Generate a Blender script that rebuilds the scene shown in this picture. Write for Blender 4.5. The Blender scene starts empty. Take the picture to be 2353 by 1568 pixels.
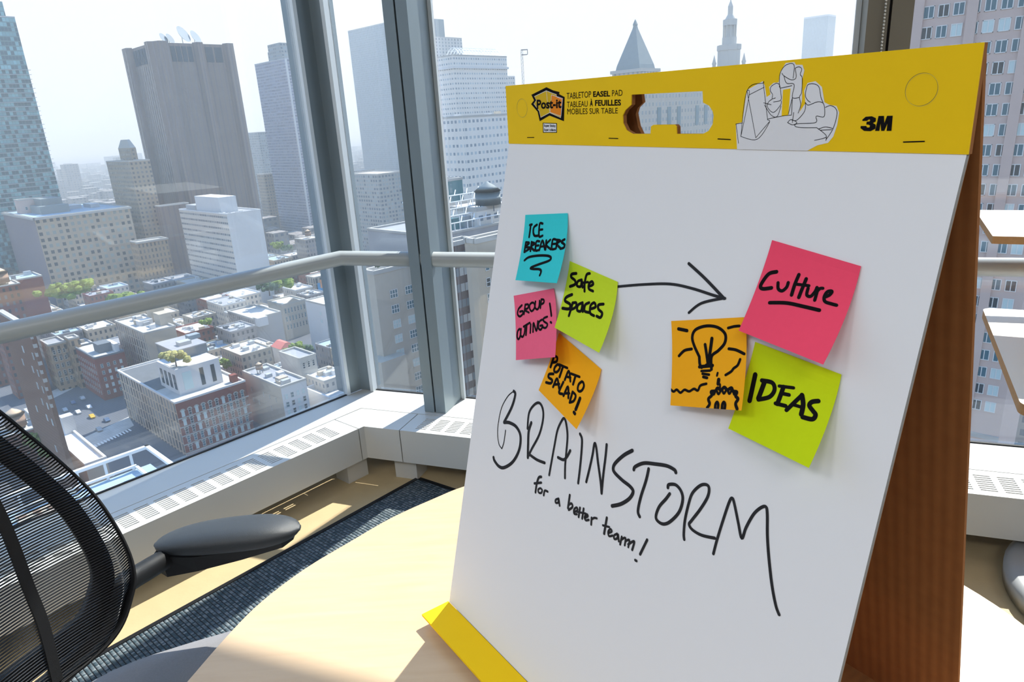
import bpy, math, random
from mathutils import Vector, Matrix
from mathutils.geometry import tessellate_polygon
random.seed(7)
SC = bpy.context.scene
COL = SC.collection
V = Vector
sin, cos, tan, rad = math.sin, math.cos, math.tan, math.radians

# ------------------------------------------------------------------ camera
W_PX, H_PX, F_PX = 2353, 1568, 1568.0
PITCH, ROLL = math.atan(506 / 1568.0), rad(3.49)
CAM = V((0, 0, 1.375))
_f = V((0, cos(PITCH), -sin(PITCH)))
_u0 = V((1, 0, 0)).cross(_f)
_r = cos(ROLL) * V((1, 0, 0)) - sin(ROLL) * _u0
_u = sin(ROLL) * V((1, 0, 0)) + cos(ROLL) * _u0
cam_data = bpy.data.cameras.new('camera')
cam_data.sensor_width = 36.0
cam_data.lens = F_PX / W_PX * 36.0
cam_data.clip_start, cam_data.clip_end = 0.02, 20000
cam = bpy.data.objects.new('camera', cam_data)
COL.objects.link(cam)
m3 = Matrix((_r, _u, -_f)).transposed()
cam.matrix_world = Matrix.Translation(CAM) @ m3.to_4x4()
SC.camera = cam

# ------------------------------------------------------------------ light
SUN_HEADING, SUN_ELEV = 33.5, 48.1        # degrees clockwise from +Y, above the horizon
SUN_STRENGTH = 8.5
world = bpy.data.worlds.new('sky')
SC.world = world
world.use_nodes = True
wn, wl = world.node_tree.nodes, world.node_tree.links
wn.clear()
w_out = wn.new('ShaderNodeOutputWorld'); w_bg = wn.new('ShaderNodeBackground')
w_tc = wn.new('ShaderNodeTexCoord'); w_sep = wn.new('ShaderNodeSeparateXYZ'); w_ramp = wn.new('ShaderNodeValToRGB')
wl.new(w_tc.outputs['Generated'], w_sep.inputs[0]); wl.new(w_sep.outputs['Z'], w_ramp.inputs[0])
cr = w_ramp.color_ramp
cr.elements[0].position, cr.elements[0].color = 0.0, (0.665, 0.65, 0.65, 1)
cr.elements[1].position, cr.elements[1].color = 0.18, (0.72, 0.72, 0.745, 1)
for pos, c in ((0.24, (0.74, 0.86, 1.0, 1)), (0.40, (0.42, 0.68, 1.0, 1)), (0.75, (0.20, 0.44, 0.95, 1))):
    e = cr.elements.new(pos); e.color = c
wl.new(w_ramp.outputs[0], w_bg.inputs[0]); wl.new(w_bg.outputs[0], w_out.inputs[0])
w_bg.inputs[1].default_value = 1.5
sun_data = bpy.data.lights.new('sun', 'SUN')
sun_data.energy, sun_data.angle, sun_data.color = SUN_STRENGTH, rad(0.55), (1.0, 0.95, 0.87)
sun = bpy.data.objects.new('sun', sun_data); COL.objects.link(sun)
S_DIR = V((sin(rad(SUN_HEADING)) * cos(rad(SUN_ELEV)), cos(rad(SUN_HEADING)) * cos(rad(SUN_ELEV)), sin(rad(SUN_ELEV))))
sun.rotation_euler = (-S_DIR).to_track_quat('-Z', 'Y').to_euler()
sun.location = (20, 30, 60)
# unseen fill lights added behind and above the camera to brighten the pad
for k, (lx, ly) in enumerate(((-2.6, -0.6), (-1.6, -1.6), (0.2, -1.8), (2.0, -1.4))):
    a = bpy.data.lights.new('added_fill_light', 'AREA')
    a.shape, a.size, a.size_y, a.energy, a.color = 'RECTANGLE', 1.2, 0.6, 25, (0.97, 0.98, 1.0)
    o = bpy.data.objects.new('added_fill_light', a); COL.objects.link(o)
    o.location = (lx, ly, 3.15)
SC.view_settings.view_transform = 'Standard'
SC.view_settings.look = 'None'
SC.view_settings.exposure = 0.12
SC.view_settings.gamma = 1.0
SC.view_settings.use_curve_mapping = False
SC.cycles.use_denoising = True
SC.cycles.max_bounces = 7
SC.cycles.diffuse_bounces = 4
SC.cycles.glossy_bounces = 3
SC.cycles.transparent_max_bounces = 16
SC.cycles.volume_bounces = 0
SC.cycles.caustics_reflective = False
SC.cycles.caustics_refractive = False

# ------------------------------------------------------------------ frames
def hd(deg): return V((sin(rad(deg)), cos(rad(deg)), 0))
dA, nA = hd(41.5), hd(131.5)      # along the left window wall, and into the room
dB, nB = hd(111.0), hd(201.0)     # along the right window wall, and into the room
Z = V((0, 0, 1))
KW = 1.0275                       # distance factor of the window walls
def PA(a, n, z=0.0): return (dA * a + nA * n) * KW + Z * z
def PB(b, n, z=0.0): return (dB * b + nB * n) * KW + Z * z
def ray(px, py): return _r * ((px - W_PX / 2) / F_PX) - _u * ((py - H_PX / 2) / F_PX) + _f
def onz(px, py, z):
    d = ray(px, py); return CAM + d * ((z - CAM.z) / d.z)
def atD(px, py, D):
    d = ray(px, py); return CAM + d * (D / math.hypot(d.x, d.y))
def onplane(px, py, p0, n):
    d = ray(px, py); return CAM + d * ((p0 - CAM).dot(n) / d.dot(n))
def proj(P):
    v = P - CAM; z = v.dot(_f)
    if z <= 0.01: return None
    return (W_PX / 2 + F_PX * v.dot(_r) / z, H_PX / 2 - F_PX * v.dot(_u) / z)

# ------------------------------------------------------------------ object helpers
WM = {}
def tag(o, label=None, cat=None, group=None, kind=None):
    if label: o['label'] = label
    if cat: o['category'] = cat
    if group: o['group'] = group
    if kind: o['kind'] = kind
    return o
def empty(name, loc, label=None, cat=None, rz=0.0, group=None, kind=None):
    o = bpy.data.objects.new(name, None); COL.objects.link(o)
    o.empty_display_size = 0.1
    o.location = loc; o.rotation_euler = (0, 0, rz)
    WM[o] = Matrix.Translation(V(loc)) @ Matrix.Rotation(rz, 4, 'Z')
    return tag(o, label, cat, group, kind)
class MB:
    """collects faces in world (or thing-local) coordinates and links them as ONE mesh object"""
    def __init__(s): s.v, s.f, s.uv, s.mi = [], [], [], []
    def face(s, pts, uv=None, mi=0):
        i = len(s.v); s.v += [V(p) for p in pts]; s.f.append(list(range(i, i + len(pts))))
        s.uv += list(uv) if uv else [(0, 0)] * len(pts); s.mi.append(mi)
    def box(s, o, ex, ey, ez, mi=0, ztop=None):
        """box from corner o along three edge vectors; UV in metres along each face"""
        o, ex, ey, ez = V(o), V(ex), V(ey), V(ez)
        lx, ly, lz = ex.length, ey.length, ez.length
        if ex.cross(ey).dot(ez) < 0: o, ex = o + ex, -ex
        c = [o, o + ex, o + ex + ey, o + ey]; t = [p + ez for p in c]
        s.face([c[3], c[2], c[1], c[0]], [(0, ly), (lx, ly), (lx, 0), (0, 0)], mi)
        s.face(t, [(0, 0), (lx, 0), (lx, ly), (0, ly)], mi)
        for i, L in ((0, lx), (1, ly), (2, lx), (3, ly)):
            j = (i + 1) % 4
            s.face([c[i], c[j], t[j], t[i]], [(0, -lz), (L, -lz), (L, 0), (0, 0)], mi)
        return s
    def prism(s, poly, z0, z1, mi=0, cap=True):
        n = len(poly); a = sum(poly[i][0] * poly[(i + 1) % n][1] - poly[(i + 1) % n][0] * poly[i][1] for i in range(n))
        if a < 0: poly = poly[::-1]
        L = 0
        for i in range(n):
            p, q = poly[i], poly[(i + 1) % n]; d = math.hypot(q[0] - p[0], q[1] - p[1])
            s.face([(p[0], p[1], z0), (q[0], q[1], z0), (q[0], q[1], z1), (p[0], p[1], z1)],
                   [(L, z0 - z1), (L + d, z0 - z1), (L + d, 0), (L, 0)], mi); L += d
        if cap:
            s.face([(p[0], p[1], z1) for p in poly], [(p[0], p[1]) for p in poly], mi)
            s.face([(p[0], p[1], z0) for p in poly[::-1]], [(p[0], p[1]) for p in poly[::-1]], mi)
        return s
    def rings(s, rings, close=True, caps=True, mi=0):
        """skin a list of equally long point rings"""
        n = len(rings[0]); base = len(s.v)
        for r in rings: s.v += [V(p) for p in r]
        for k in range(len(rings) - 1):
            for i in range(n if close else n - 1):
                j = (i + 1) % n
                s.f.append([base + k * n + i, base + k * n + j, base + (k + 1) * n + j, base + (k + 1) * n + i])
                s.uv += [(i, k), (i + 1, k), (i + 1, k + 1), (i, k + 1)]; s.mi.append(mi)
        if caps and close:
            s.f.append([base + i for i in range(n)][::-1]); s.uv += [(0, 0)] * n; s.mi.append(mi)
            b2 = base + (len(rings) - 1) * n
            s.f.append([b2 + i for i in range(n)]); s.uv += [(0, 0)] * n; s.mi.append(mi)
        return s
    def tube(s, path, r, seg=10, mi=0, up=None):
        path = [V(p) for p in path]; rr = r if isinstance(r, (list, tuple)) else [r] * len(path)
        rings = []
        for i, p in enumerate(path):
            t = (path[min(i + 1, len(path) - 1)] - path[max(i - 1, 0)]).normalized()
            a = t.orthogonal().normalized() if up is None else (V(up) - t * V(up).dot(t)).normalized()
            if up is None and rings:
                a = (pa - t * pa.dot(t)).normalized()
            pa = a; b = t.cross(a)
            k = 1.0
            if 0 < i < len(path) - 1:
                t1, t2 = (p - path[i - 1]).normalized(), (path[i + 1] - p).normalized()
                k = 1 / max(0.5, cos(t1.angle(t2) / 2))
            rings.append([p + (a * cos(2 * math.pi * q / seg) + b * sin(2 * math.pi * q / seg)) * rr[i] * (k if len(path) < 4 else 1) for q in range(seg)])
        return s.rings(rings, mi=mi)
    def lathe(s, c, prof, seg=24, mi=0):
        c = V(c)
        return s.rings([[c + V((r * cos(2 * math.pi * i / seg), r * sin(2 * math.pi * i / seg), z)) for i in range(seg)] for r, z in prof], mi=mi)
    def build(s, name, mat, parent=None, smooth=False, local=False, bevel=0.0, label=None):
        me = bpy.data.meshes.new(name)
        vs = s.v
        if parent is not None and not local:
            inv = WM[parent].inverted(); vs = [inv @ p for p in s.v]
        me.from_pydata([tuple(p) for p in vs], [], s.f)
        uvl = me.uv_layers.new(name='UVMap')
        for i, c in enumerate(s.uv): uvl.data[i].uv = c
        mats = mat if isinstance(mat, (list, tuple)) else [mat]
        for m in mats: me.materials.append(m)
        for p, k in zip(me.polygons, s.mi): p.material_index = k
        if smooth:
            for p in me.polygons: p.use_smooth = True
        me.update()
        o = bpy.data.objects.new(name, me); COL.objects.link(o)
        if parent is not None:
            o.parent = parent; WM[o] = WM[parent]
        else: WM[o] = Matrix.Identity(4)
        if bevel:
            b = o.modifiers.new('bevel', 'BEVEL'); b.width = bevel; b.segments = 2; b.limit_method = 'ANGLE'
        if smooth == 'auto':
            w = o.modifiers.new('wn', 'WEIGHTED_NORMAL')
        if label: o['label'] = label
        return o

# ------------------------------------------------------------------ materials
def new_mat(name):
    m = bpy.data.materials.new(name); m.use_nodes = True
    nt = m.node_tree; b = nt.nodes['Principled BSDF']
    return m, nt, b
def N(nt, typ, **kw):
    n = nt.nodes.new(typ)
    for k, v in kw.items(): setattr(n, k, v)
    return n
def plain(name, col, rough=0.6, metal=0.0, noise=0.0, nscale=20, bump=0.0, bscale=200, spec=0.5, coat=0.0):
    m, nt, b = new_mat(name)
    c = (*col, 1)
    b.inputs['Base Color'].default_value = c
    b.inputs['Roughness'].default_value = rough; b.inputs['Metallic'].default_value = metal
    b.inputs['Specular IOR Level'].default_value = spec
    b.inputs['Coat Weight'].default_value = coat
    if noise or bump:
        tc = N(nt, 'ShaderNodeTexCoord')
    if noise:
        t = N(nt, 'ShaderNodeTexNoise'); t.inputs['Scale'].default_value = nscale; t.inputs['Detail'].default_value = 5
        nt.links.new(tc.outputs['Object'], t.inputs['Vector'])
        mx = N(nt, 'ShaderNodeMix', data_type='RGBA')
        mx.inputs['A'].default_value = tuple(max(0, x * (1 - noise)) for x in col) + (1,)
        mx.inputs['B'].default_value = tuple(min(1, x * (1 + noise)) for x in col) + (1,)
        nt.links.new(t.outputs['Fac'], mx.inputs['Factor']); nt.links.new(mx.outputs['Result'], b.inputs['Base Color'])
    if bump:
        t2 = N(nt, 'ShaderNodeTexNoise'); t2.inputs['Scale'].default_value = bscale
        nt.links.new(tc.outputs['Object'], t2.inputs['Vector'])
        bp = N(nt, 'ShaderNodeBump'); bp.inputs['Strength'].default_value = bump; bp.inputs['Distance'].default_value = 0.002
        nt.links.new(t2.outputs['Fac'], bp.inputs['Height']); nt.links.new(bp.outputs['Normal'], b.inputs['Normal'])
    return m
def math_n(nt, op, a, b=None, c=None):
    n = N(nt, 'ShaderNodeMath', operation=op)
    for i, x in enumerate((a, b, c)):
        if x is None: continue
        if isinstance(x, (int, float)): n.inputs[i].default_value = x
        else: nt.links.new(x, n.inputs[i])
    return n.outputs[0]
def facade(name, wall, dark, light, pu, pv, wu, wv, ou=0.0, ov=0.0, rough=0.85, split=0.0, noise=0.12, frac=0.5):
    """wall with a grid of window panes, laid out in metres on the face's UV (v = 0 at the roof line)"""
    wall = tuple(x * k for x, k in zip(wall, (.70, .64, .57))); light = tuple(x * .72 for x in light); dark = tuple(x * .6 for x in dark)
    m, nt, b = new_mat(name)
    uv = N(nt, 'ShaderNodeUVMap'); sp = N(nt, 'ShaderNodeSeparateXYZ'); nt.links.new(uv.outputs[0], sp.inputs[0])
    U = math_n(nt, 'DIVIDE', math_n(nt, 'ADD', sp.outputs[0], ou), pu)
    Vv = math_n(nt, 'DIVIDE', math_n(nt, 'ADD', sp.outputs[1], ov), pv)
    fu = math_n(nt, 'ABSOLUTE', math_n(nt, 'SUBTRACT', math_n(nt, 'FRACT', U), 0.5))
    fv = math_n(nt, 'ABSOLUTE', math_n(nt, 'SUBTRACT', math_n(nt, 'FRACT', Vv), 0.5))
    mk = math_n(nt, 'MULTIPLY', math_n(nt, 'LESS_THAN', fu, wu / 2), math_n(nt, 'LESS_THAN', fv, wv / 2))
    if split: mk = math_n(nt, 'MULTIPLY', mk, math_n(nt, 'GREATER_THAN', fu, split))
    cell = N(nt, 'ShaderNodeCombineXYZ')
    nt.links.new(math_n(nt, 'FLOOR', U), cell.inputs[0]); nt.links.new(math_n(nt, 'FLOOR', Vv), cell.inputs[1])
    wn_ = N(nt, 'ShaderNodeTexWhiteNoise'); nt.links.new(cell.outputs[0], wn_.inputs['Vector'])
    ramp = math_n(nt, 'GREATER_THAN', wn_.outputs['Value'], frac)
    pane = N(nt, 'ShaderNodeMix', data_type='RGBA'); pane.inputs['A'].default_value = (*dark, 1); pane.inputs['B'].default_value = (*light, 1)
    nt.links.new(math_n(nt, 'MULTIPLY', ramp, wn_.outputs['Value']), pane.inputs['Factor'])
    tn = N(nt, 'ShaderNodeTexNoise'); tn.inputs['Scale'].default_value = 0.15; tn.inputs['Detail'].default_value = 6
    tc = N(nt, 'ShaderNodeTexCoord'); nt.links.new(tc.outputs['Object'], tn.inputs['Vector'])
    wc = N(nt, 'ShaderNodeMix', data_type='RGBA')
    wc.inputs['A'].default_value = tuple(x * (1 - noise) for x in wall) + (1,); wc.inputs['B'].default_value = tuple(min(1, x * (1 + noise)) for x in wall) + (1,)
    nt.links.new(tn.outputs['Fac'], wc.inputs['Factor'])
    mx = N(nt, 'ShaderNodeMix', data_type='RGBA')
    nt.links.new(mk, mx.inputs['Factor']); nt.links.new(wc.outputs['Result'], mx.inputs['A']); nt.links.new(pane.outputs['Result'], mx.inputs['B'])
    nt.links.new(mx.outputs['Result'], b.inputs['Base Color'])
    nt.links.new(math_n(nt, 'SUBTRACT', rough, math_n(nt, 'MULTIPLY', mk, rough - 0.25)), b.inputs['Roughness'])
    return m

# traced lettering: millimetres on the pad, the header and each note
import json
TR = json.loads(r'''{"writing":"15:776,2918 676,3010 584,3178 558,3363 571,3518 626,3638 694,3674;17:701,3675 723,3584 723,3431;41:776,2918 815,2950 781,3117 672,3342;43:673,3346 780,3315 924,3321 1026,3401 1038,3569 952,3751 800,3884 690,3910 587,3877 556,3844;41:1218,3598 1187,3440 1165,3297 1188,3181;33:1135,3270 1122,3087 1189,2968 1277,2914 1353,2960 1386,3076 1360,3268 1264,3478 1227,3572;36:1237,3553 1386,3563 1525,3548;31:1632,3652 1637,3496 1645,3295 1656,3113 1705,2982 1738,2954 1780,3001 1830,3124 1850,3292 1865,3445 1893,3584;35:1732,3406 1828,3397 1878,3334 1908,3262;32:2016,3035 2058,3080 2081,3208 2098,3390 2107,3556;32:2223,3495 2239,3336 2250,3180 2251,3062 2282,3085 2343,3229 2426,3413 2465,3522;32:2465,3522 2446,3322 2435,3128 2423,3010;39:2772,2948 2676,3031 2584,3146 2565,3210 2596,3247 2712,3281 2822,3300 2872,3335 2840,3420 2746,3517 2635,3587;36:2833,3122 2845,3086 2940,3014 3068,2973 3212,2937 3304,2939 3327,2957;34:3011,3045 3005,3163 2977,3346 2973,3489 3006,3535;32:3271,3128 3276,3096 3352,3068 3423,3101 3457,3172 3441,3297 3362,3426 3290,3480 3219,3477 3195,3437 3214,3340 3272,3239 3304,3174;29:3552,3509 3536,3461 3521,3335 3527,3171 3546,3064 3609,2969 3669,2936 3703,2956 3705,3037 3656,3172 3589,3311 3573,3355 3620,3385 3722,3387 3854,3351;27:3871,3489 3879,3355 3899,3163 3922,2989 3943,2945 3976,2990 4044,3124 4103,3233 4121,3129 4163,2991 4216,2909 4256,2888 4281,2949 4317,3104 4370,3276 4444,3476 4509,3612 4551,3668;33:1504,3725 1464,3750 1445,3829 1445,3937;29:1403,3846 1519,3789;26:1508,3863 1485,3890 1503,3917 1545,3903 1554,3867 1523,3856;28:1593,3912 1599,3854 1650,3844;27:1845,3845 1802,3878 1809,3908 1850,3888 1846,3848 1878,3914;31:2010,3734 2014,3883;28:2011,3849 2056,3811 2079,3842 2030,3897;26:2114,3885 2162,3842 2144,3819 2110,3858 2122,3899 2164,3887;28:2194,3800 2196,3904;28:2249,3786 2251,3897;24:2154,3862 2292,3823;26:2285,3874 2327,3838 2311,3823 2284,3861 2305,3891 2350,3867;27:2384,3828 2394,3900;25:2386,3847 2421,3813 2458,3801;30:2593,3734 2593,3908;24:2557,3833 2647,3810;24:2645,3877 2689,3840 2668,3823 2643,3861 2663,3900 2710,3873;25:2765,3827 2730,3863 2740,3895 2774,3872 2776,3826 2802,3891;25:2830,3828 2826,3912;23:2833,3857 2879,3817 2886,3893;23:2883,3852 2931,3813 2934,3889;26:2927,3863 2971,3814 2997,3803 2988,3891;29:3145,3709 3093,3885;28:3047,3969 3064,3969","arrow":"26:2203,1420 2561,1342 2877,1289 3132,1289 3377,1311 3497,1317;29:3049,1077 3253,1181 3488,1319;25:3148,1507 3265,1400 3487,1315","notes":{"ice":[[[54.0,82.7,1.2],[129.5,75.3,1.2],[158.1,149.5,26.0],[67.9,159.0,13.0]],"30:139,114 101,119;30:118,119 113,257;30:233,119 182,147 179,204 211,243 278,243;29:335,107 281,111 290,247 353,244;27:287,177 341,173;30:66,319 65,430;30:66,319 131,328 73,371 160,384 71,430;30:170,315 177,418;30:171,319 232,334 176,370 246,414;29:311,308 257,313 267,409 327,404;27:260,358 309,354;29:334,408 361,298 429,398;26:343,369 415,361;28:429,298 441,401;28:497,291 441,348 534,397;28:594,289 539,291 545,390 613,388;26:541,339 592,335;28:613,291 615,383;28:613,291 667,302 619,338 693,387;29:733,287 688,313 745,346 737,378 689,389;29:98,527 172,489 335,469 498,469 559,490 536,523 361,571 242,609 290,621 401,621 444,643 439,687"],"safe":[[[145.0,125.8,1.2],[221.6,137.0,1.2],[236.7,206.2,26.0],[150.1,198.7,13.0]],"34:132,101 66,129 62,163 131,182 140,222 71,267;31:231,143 176,178 175,226 232,217 233,151 263,217;31:340,38 293,70 284,168 304,249;27:242,174 332,137;31:357,178 410,139 391,113 351,149 359,203 426,208;35:129,341 56,392 46,438 137,450 139,499 37,526;33:171,420 166,568;32:167,425 222,405 229,452 168,500;32:314,373 258,418 265,473 322,462 318,382 351,460;31:407,342 359,384 373,445 441,440;31:450,397 510,356 479,319 438,366 460,439 522,448;32:609,291 545,322 558,364 620,384 615,435 560,439"],"group":[[[52.9,179.5,1.2],[124.9,159.0,1.2],[173.0,226.1,26.0],[90.1,250.0,13.0]],"28:145,129 75,167 50,226 91,257 149,235 154,201 100,201;28:211,129 175,237;27:211,129 269,134 255,175 190,187 270,228;27:339,119 298,139 290,182 317,215 358,205 389,164 373,126 339,119;27:408,112 391,178 430,207 465,178 484,112;26:518,100 487,197;26:518,100 560,109 553,143 502,157;28:76,403 39,429 26,485 43,518 73,511 100,462 97,415 76,403;28:110,406 97,474 138,499 173,463 188,394;27:159,383 282,348;28:222,369 204,483;27:298,368 288,464;27:341,457 351,355 405,452 432,344;27:512,332 454,355 443,420 485,444 520,402 475,399;26:605,308 543,320 539,351 605,392 575,430 531,423;28:660,164 677,304;28:661,373 674,382"],"potato":[[[144.9,205.4,1.2],[218.5,228.0,1.2],[222.3,289.5,26.0],[138.7,272.6,13.0]],"35:39,279 44,424;32:39,283 92,270 101,319 40,368;32:132,337 110,383 116,427 148,430 177,396 184,345 158,330 132,337;31:160,322 291,286;34:222,307 230,442;31:319,423 326,302 403,388;29:323,378 386,351;30:370,309 502,267;32:443,290 455,394;30:555,293 530,344 541,398 574,407 603,372 605,318 578,290 555,293;33:126,466 67,505 72,542 144,537 140,580 68,614;32:197,593 205,477 289,553;30:202,559 268,510;32:312,456 311,588 369,575;31:394,582 400,459 471,559;29:402,545 457,509;31:491,467 510,572;30:491,467 551,475 557,540 514,589;40:622,464 632,598;37:626,638 648,642"],"bulb":[[[297.4,161.8,1.2],[373.3,143.4,1.2],[403.3,213.3,26.0],[323.3,234.1,13.0]],"28:300,328 247,234 225,154 263,89 374,60 488,76 560,135 556,212 496,275 427,327 431,437;29:300,328 308,392 329,421;31:305,416 440,404;23:328,452 418,447;23:340,475 410,482;26:351,502 391,509;29:359,222 390,378;32:429,171 395,388;26:395,391 371,405 430,404;32:79,75 171,94;24:593,86 648,75 700,72;27:80,319 140,272 217,259;26:596,263 665,274 741,307;23:-6,617 31,637 67,619 112,644 156,617 209,629 260,606 303,618 327,576 388,559;23:706,352 685,401 649,427 627,453 576,482;20:496,466 491,489;34:511,522 509,556;19:528,561 533,594;28:419,758 441,724 423,684 455,653 444,623 486,616 507,591 543,606 573,583 605,603 642,586 661,611 698,618 691,649 716,672 699,709 720,750;21:453,617 474,646 495,610 522,641 549,605 575,634 602,601 628,634 652,604 675,637;26:504,764 502,726 515,706 530,724 531,762;26:572,760 571,722 583,703 598,721 599,758"],"culture":[[[383.9,78.7,1.2],[458.6,89.7,1.2],[460.2,161.5,26.0],[377.8,154.0,13.0]],"31:123,227 65,260 36,332 33,377 63,386 128,359;27:167,305 187,349 224,355 249,318 249,280;29:312,197 306,281 311,362;29:380,211 375,297 374,362;24:309,274 419,254;26:419,274 427,325 460,327 480,285 484,249;26:494,254 501,345;24:492,288 508,251 530,241;26:562,303 595,273 603,242 571,257 562,301 581,331 632,332 670,330;29:161,472 298,432 429,417 563,405"],"ideas":[[[387.0,161.3,1.2],[462.0,168.9,1.2],[466.3,236.9,26.0],[386.1,234.8,13.0]],"42:77,259 87,363 100,477;42:175,284 168,431;36:149,283 241,269 278,316 256,385 172,440;38:343,267 338,413;27:306,273 425,243;30:344,321 407,310;32:322,415 409,403;34:427,430 471,342 507,273;39:507,273 539,340 550,416;27:465,370 547,362;36:642,268 598,293 587,328 626,356 655,377 643,418 567,432"]},"hp1":[[[78.9,5.1],[90.8,9.0],[101.5,11.1],[100.6,13.2],[109.8,16.5],[107.3,41.2],[82.4,34.9],[64.1,40.7],[60.9,30.4],[49.3,21.9],[55.1,17.9],[50.5,11.9]],[[78.6,8.7],[89.9,11.9],[96.0,13.3],[96.6,15.8],[105.6,18.8],[102.3,37.5],[83.1,31.9],[66.4,36.7],[64.2,29.6],[54.8,21.7],[59.7,18.1],[56.2,13.9]],[[87.6,13.4],[106.6,17.7],[102.8,35.9],[83.8,31.5]],[[69.5,42.4],[95.1,43.1],[94.5,53.2],[69.2,53.2]],[[70.7,43.1],[93.9,43.8],[93.4,52.5],[70.5,52.5]],[[209.8,18.1],[295.7,18.6],[296.6,28.0],[303.3,30.8],[307.2,35.4],[308.3,38.9],[307.6,46.0],[303.4,51.4],[297.4,53.9],[267.3,54.0],[266.9,47.6],[264.8,45.9],[238.8,45.9],[235.6,47.4],[234.9,54.1],[211.1,54.1],[202.7,50.7],[198.0,44.1],[197.7,36.9],[201.4,32.0],[209.4,27.2]]],"hp2":[[[333.9,66.3],[331.6,45.8],[338.0,44.6],[340.8,19.9],[355.4,13.9],[357.6,17.3],[359.8,25.9],[363.1,24.1],[361.6,18.4],[365.3,15.6],[369.8,15.5],[370.7,7.8],[375.1,1.9],[382.3,1.8],[383.8,3.8],[389.2,4.2],[391.1,8.2],[389.9,14.4],[390.9,28.9],[389.6,37.5],[393.7,31.7],[393.2,27.2],[392.1,22.6],[394.4,17.2],[400.8,16.3],[406.3,20.6],[409.2,31.3],[413.2,33.2],[418.8,34.2],[421.3,38.7],[420.6,47.5],[418.3,55.5],[414.6,60.0],[406.2,61.9],[398.2,66.0]],[[374.1,21.1],[380.5,20.4],[380.1,39.6],[374.2,40.5]]],"hl2":"4:3372,559 3412,203 3555,153 3564,168 3619,431;4:3372,559 3530,580 3635,453 3618,430;4:3517,568 3635,446;4:3412,203 3517,568;4:3435,235 3571,184;4:3412,203 3435,235 3372,559;5:3316,460 3383,452;5:3319,458 3352,614;4:3618,424 3739,405 3829,397;4:4047,492 4130,555 4036,583;4:4130,555 4128,584;4:3678,159 3635,181 3630,213 3651,242 3650,272 3679,267;4:3678,159 3707,172 3722,226 3731,275 3715,291 3663,297;4:3650,275 3617,298 3613,336 3668,375 3727,322 3732,292;4:3575,301 3644,317;4:3582,316 3648,394 3703,406 3732,329;4:3834,61 3866,54 3889,72 3880,109 3898,135 3901,234 3886,270 3901,325 3884,385;4:3834,61 3846,130 3803,141 3737,106 3725,90;4:3743,113 3769,164 3834,177 3826,268 3886,272;4:3826,272 3829,393;4:3826,272 3801,389;4:3709,191 3706,96 3749,36 3821,35 3822,131;4:3715,198 3815,185;4:3937,220 3950,184 3997,181 4040,205 4061,276 4082,313;4:3937,220 3935,263 3958,296 3980,309;4:3938,308 3937,372 3878,435 3834,434;4:3941,313 3966,329 4038,308 4086,323 4101,384 4093,416 4035,410 4033,455 3880,463 3868,481 3924,491 4047,492;4:4103,349 4143,337 4185,360 4198,404 4176,501 4131,573;4:4063,501 4114,487 4172,497;4:4076,510 4167,506;4:3799,453 3827,431 3879,453 3845,470 3799,453;4:3846,379 3840,453","circ":[[[31.2,25.8],[20.2,20.4]],[[476.7,25.6],[20.2,20.5]]],"txt":{"tabletop":[[113.1,18.8],[152.3,18.3],[152.5,12.3],[113.4,12.5]],"easel":[[155.4,18.2],[180.4,18.6],[180.5,13.2],[155.5,12.7]],"pad":[[183.3,18.4],[198.0,18.6],[198.0,13.0],[183.4,12.8]],"tableau":[[113.2,27.4],[146.5,27.2],[146.7,21.5],[113.5,21.3]],"a":[[150.0,27.1],[154.6,27.1],[154.8,20.8],[150.2,20.9]],"feuilles":[[158.0,26.9],[195.7,27.6],[195.8,21.9],[158.1,21.2]],"mobiles":[[113.3,34.3],[191.2,34.8],[191.3,29.5],[113.6,28.3]],"postit":[[59.8,27.7],[104.2,27.6],[104.7,18.0],[60.5,17.5]],"three":[[438.7,51.5],[458.4,51.3],[457.4,41.6],[437.8,41.2]]},"staples":[[[38.9,58.6],[51.9,58.4]],[[178.0,58.4],[191.2,58.6]],[[313.9,58.0],[326.9,58.4]],[[469.2,58.8],[482.6,58.2]]]}''')

# ================================================================== materials of the room
M = {}
M['white_metal'] = plain('white_metal', (0.64, 0.64, 0.615), 0.45, noise=0.03, nscale=6)
M['silver'] = plain('silver_paint', (0.27, 0.33, 0.36), 0.38, 0.35, noise=0.04, nscale=10)
M['bright_stop'] = plain('bright_stop', (0.75, 0.80, 0.82), 0.35, 0.3)
M['slot_black'] = plain('slot_black', (0.012, 0.013, 0.015), 0.7)
M['olive_metal'] = plain('olive_metal', (0.17, 0.15, 0.11), 0.5, 0.1)
M['rail'] = plain('rail_paint', (0.47, 0.51, 0.52), 0.35)
M['floor'] = plain('tan_floor', (0.56, 0.43, 0.24), 0.62, noise=0.10, nscale=14, bump=0.15, bscale=120)
M['ceiling'] = plain('ceiling_white', (0.78, 0.77, 0.74), 0.9)
M['wall'] = plain('wall_white', (0.46, 0.45, 0.43), 0.85)
M['dark_wall'] = plain('dark_spandrel', (0.10, 0.09, 0.08), 0.8)
M['black_plastic'] = plain('black_plastic', (0.010, 0.0105, 0.012), 0.5, bump=0.15, bscale=900, spec=0.3)
M['pad_grey'] = plain('armrest_grey', (0.036, 0.041, 0.047), 0.40, bump=0.25, bscale=1500)
M['thread'] = plain('mesh_thread', (0.014, 0.015, 0.018), 0.32)
M['seat_fabric'] = plain('seat_fabric', (0.24, 0.235, 0.245), 0.95, noise=0.12, nscale=300, bump=0.3, bscale=1200)
M['chrome'] = plain('chrome', (0.7, 0.7, 0.7), 0.15, 1.0)
M['bead'] = plain('bead_metal', (0.62, 0.60, 0.55), 0.25, 0.8)
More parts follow.
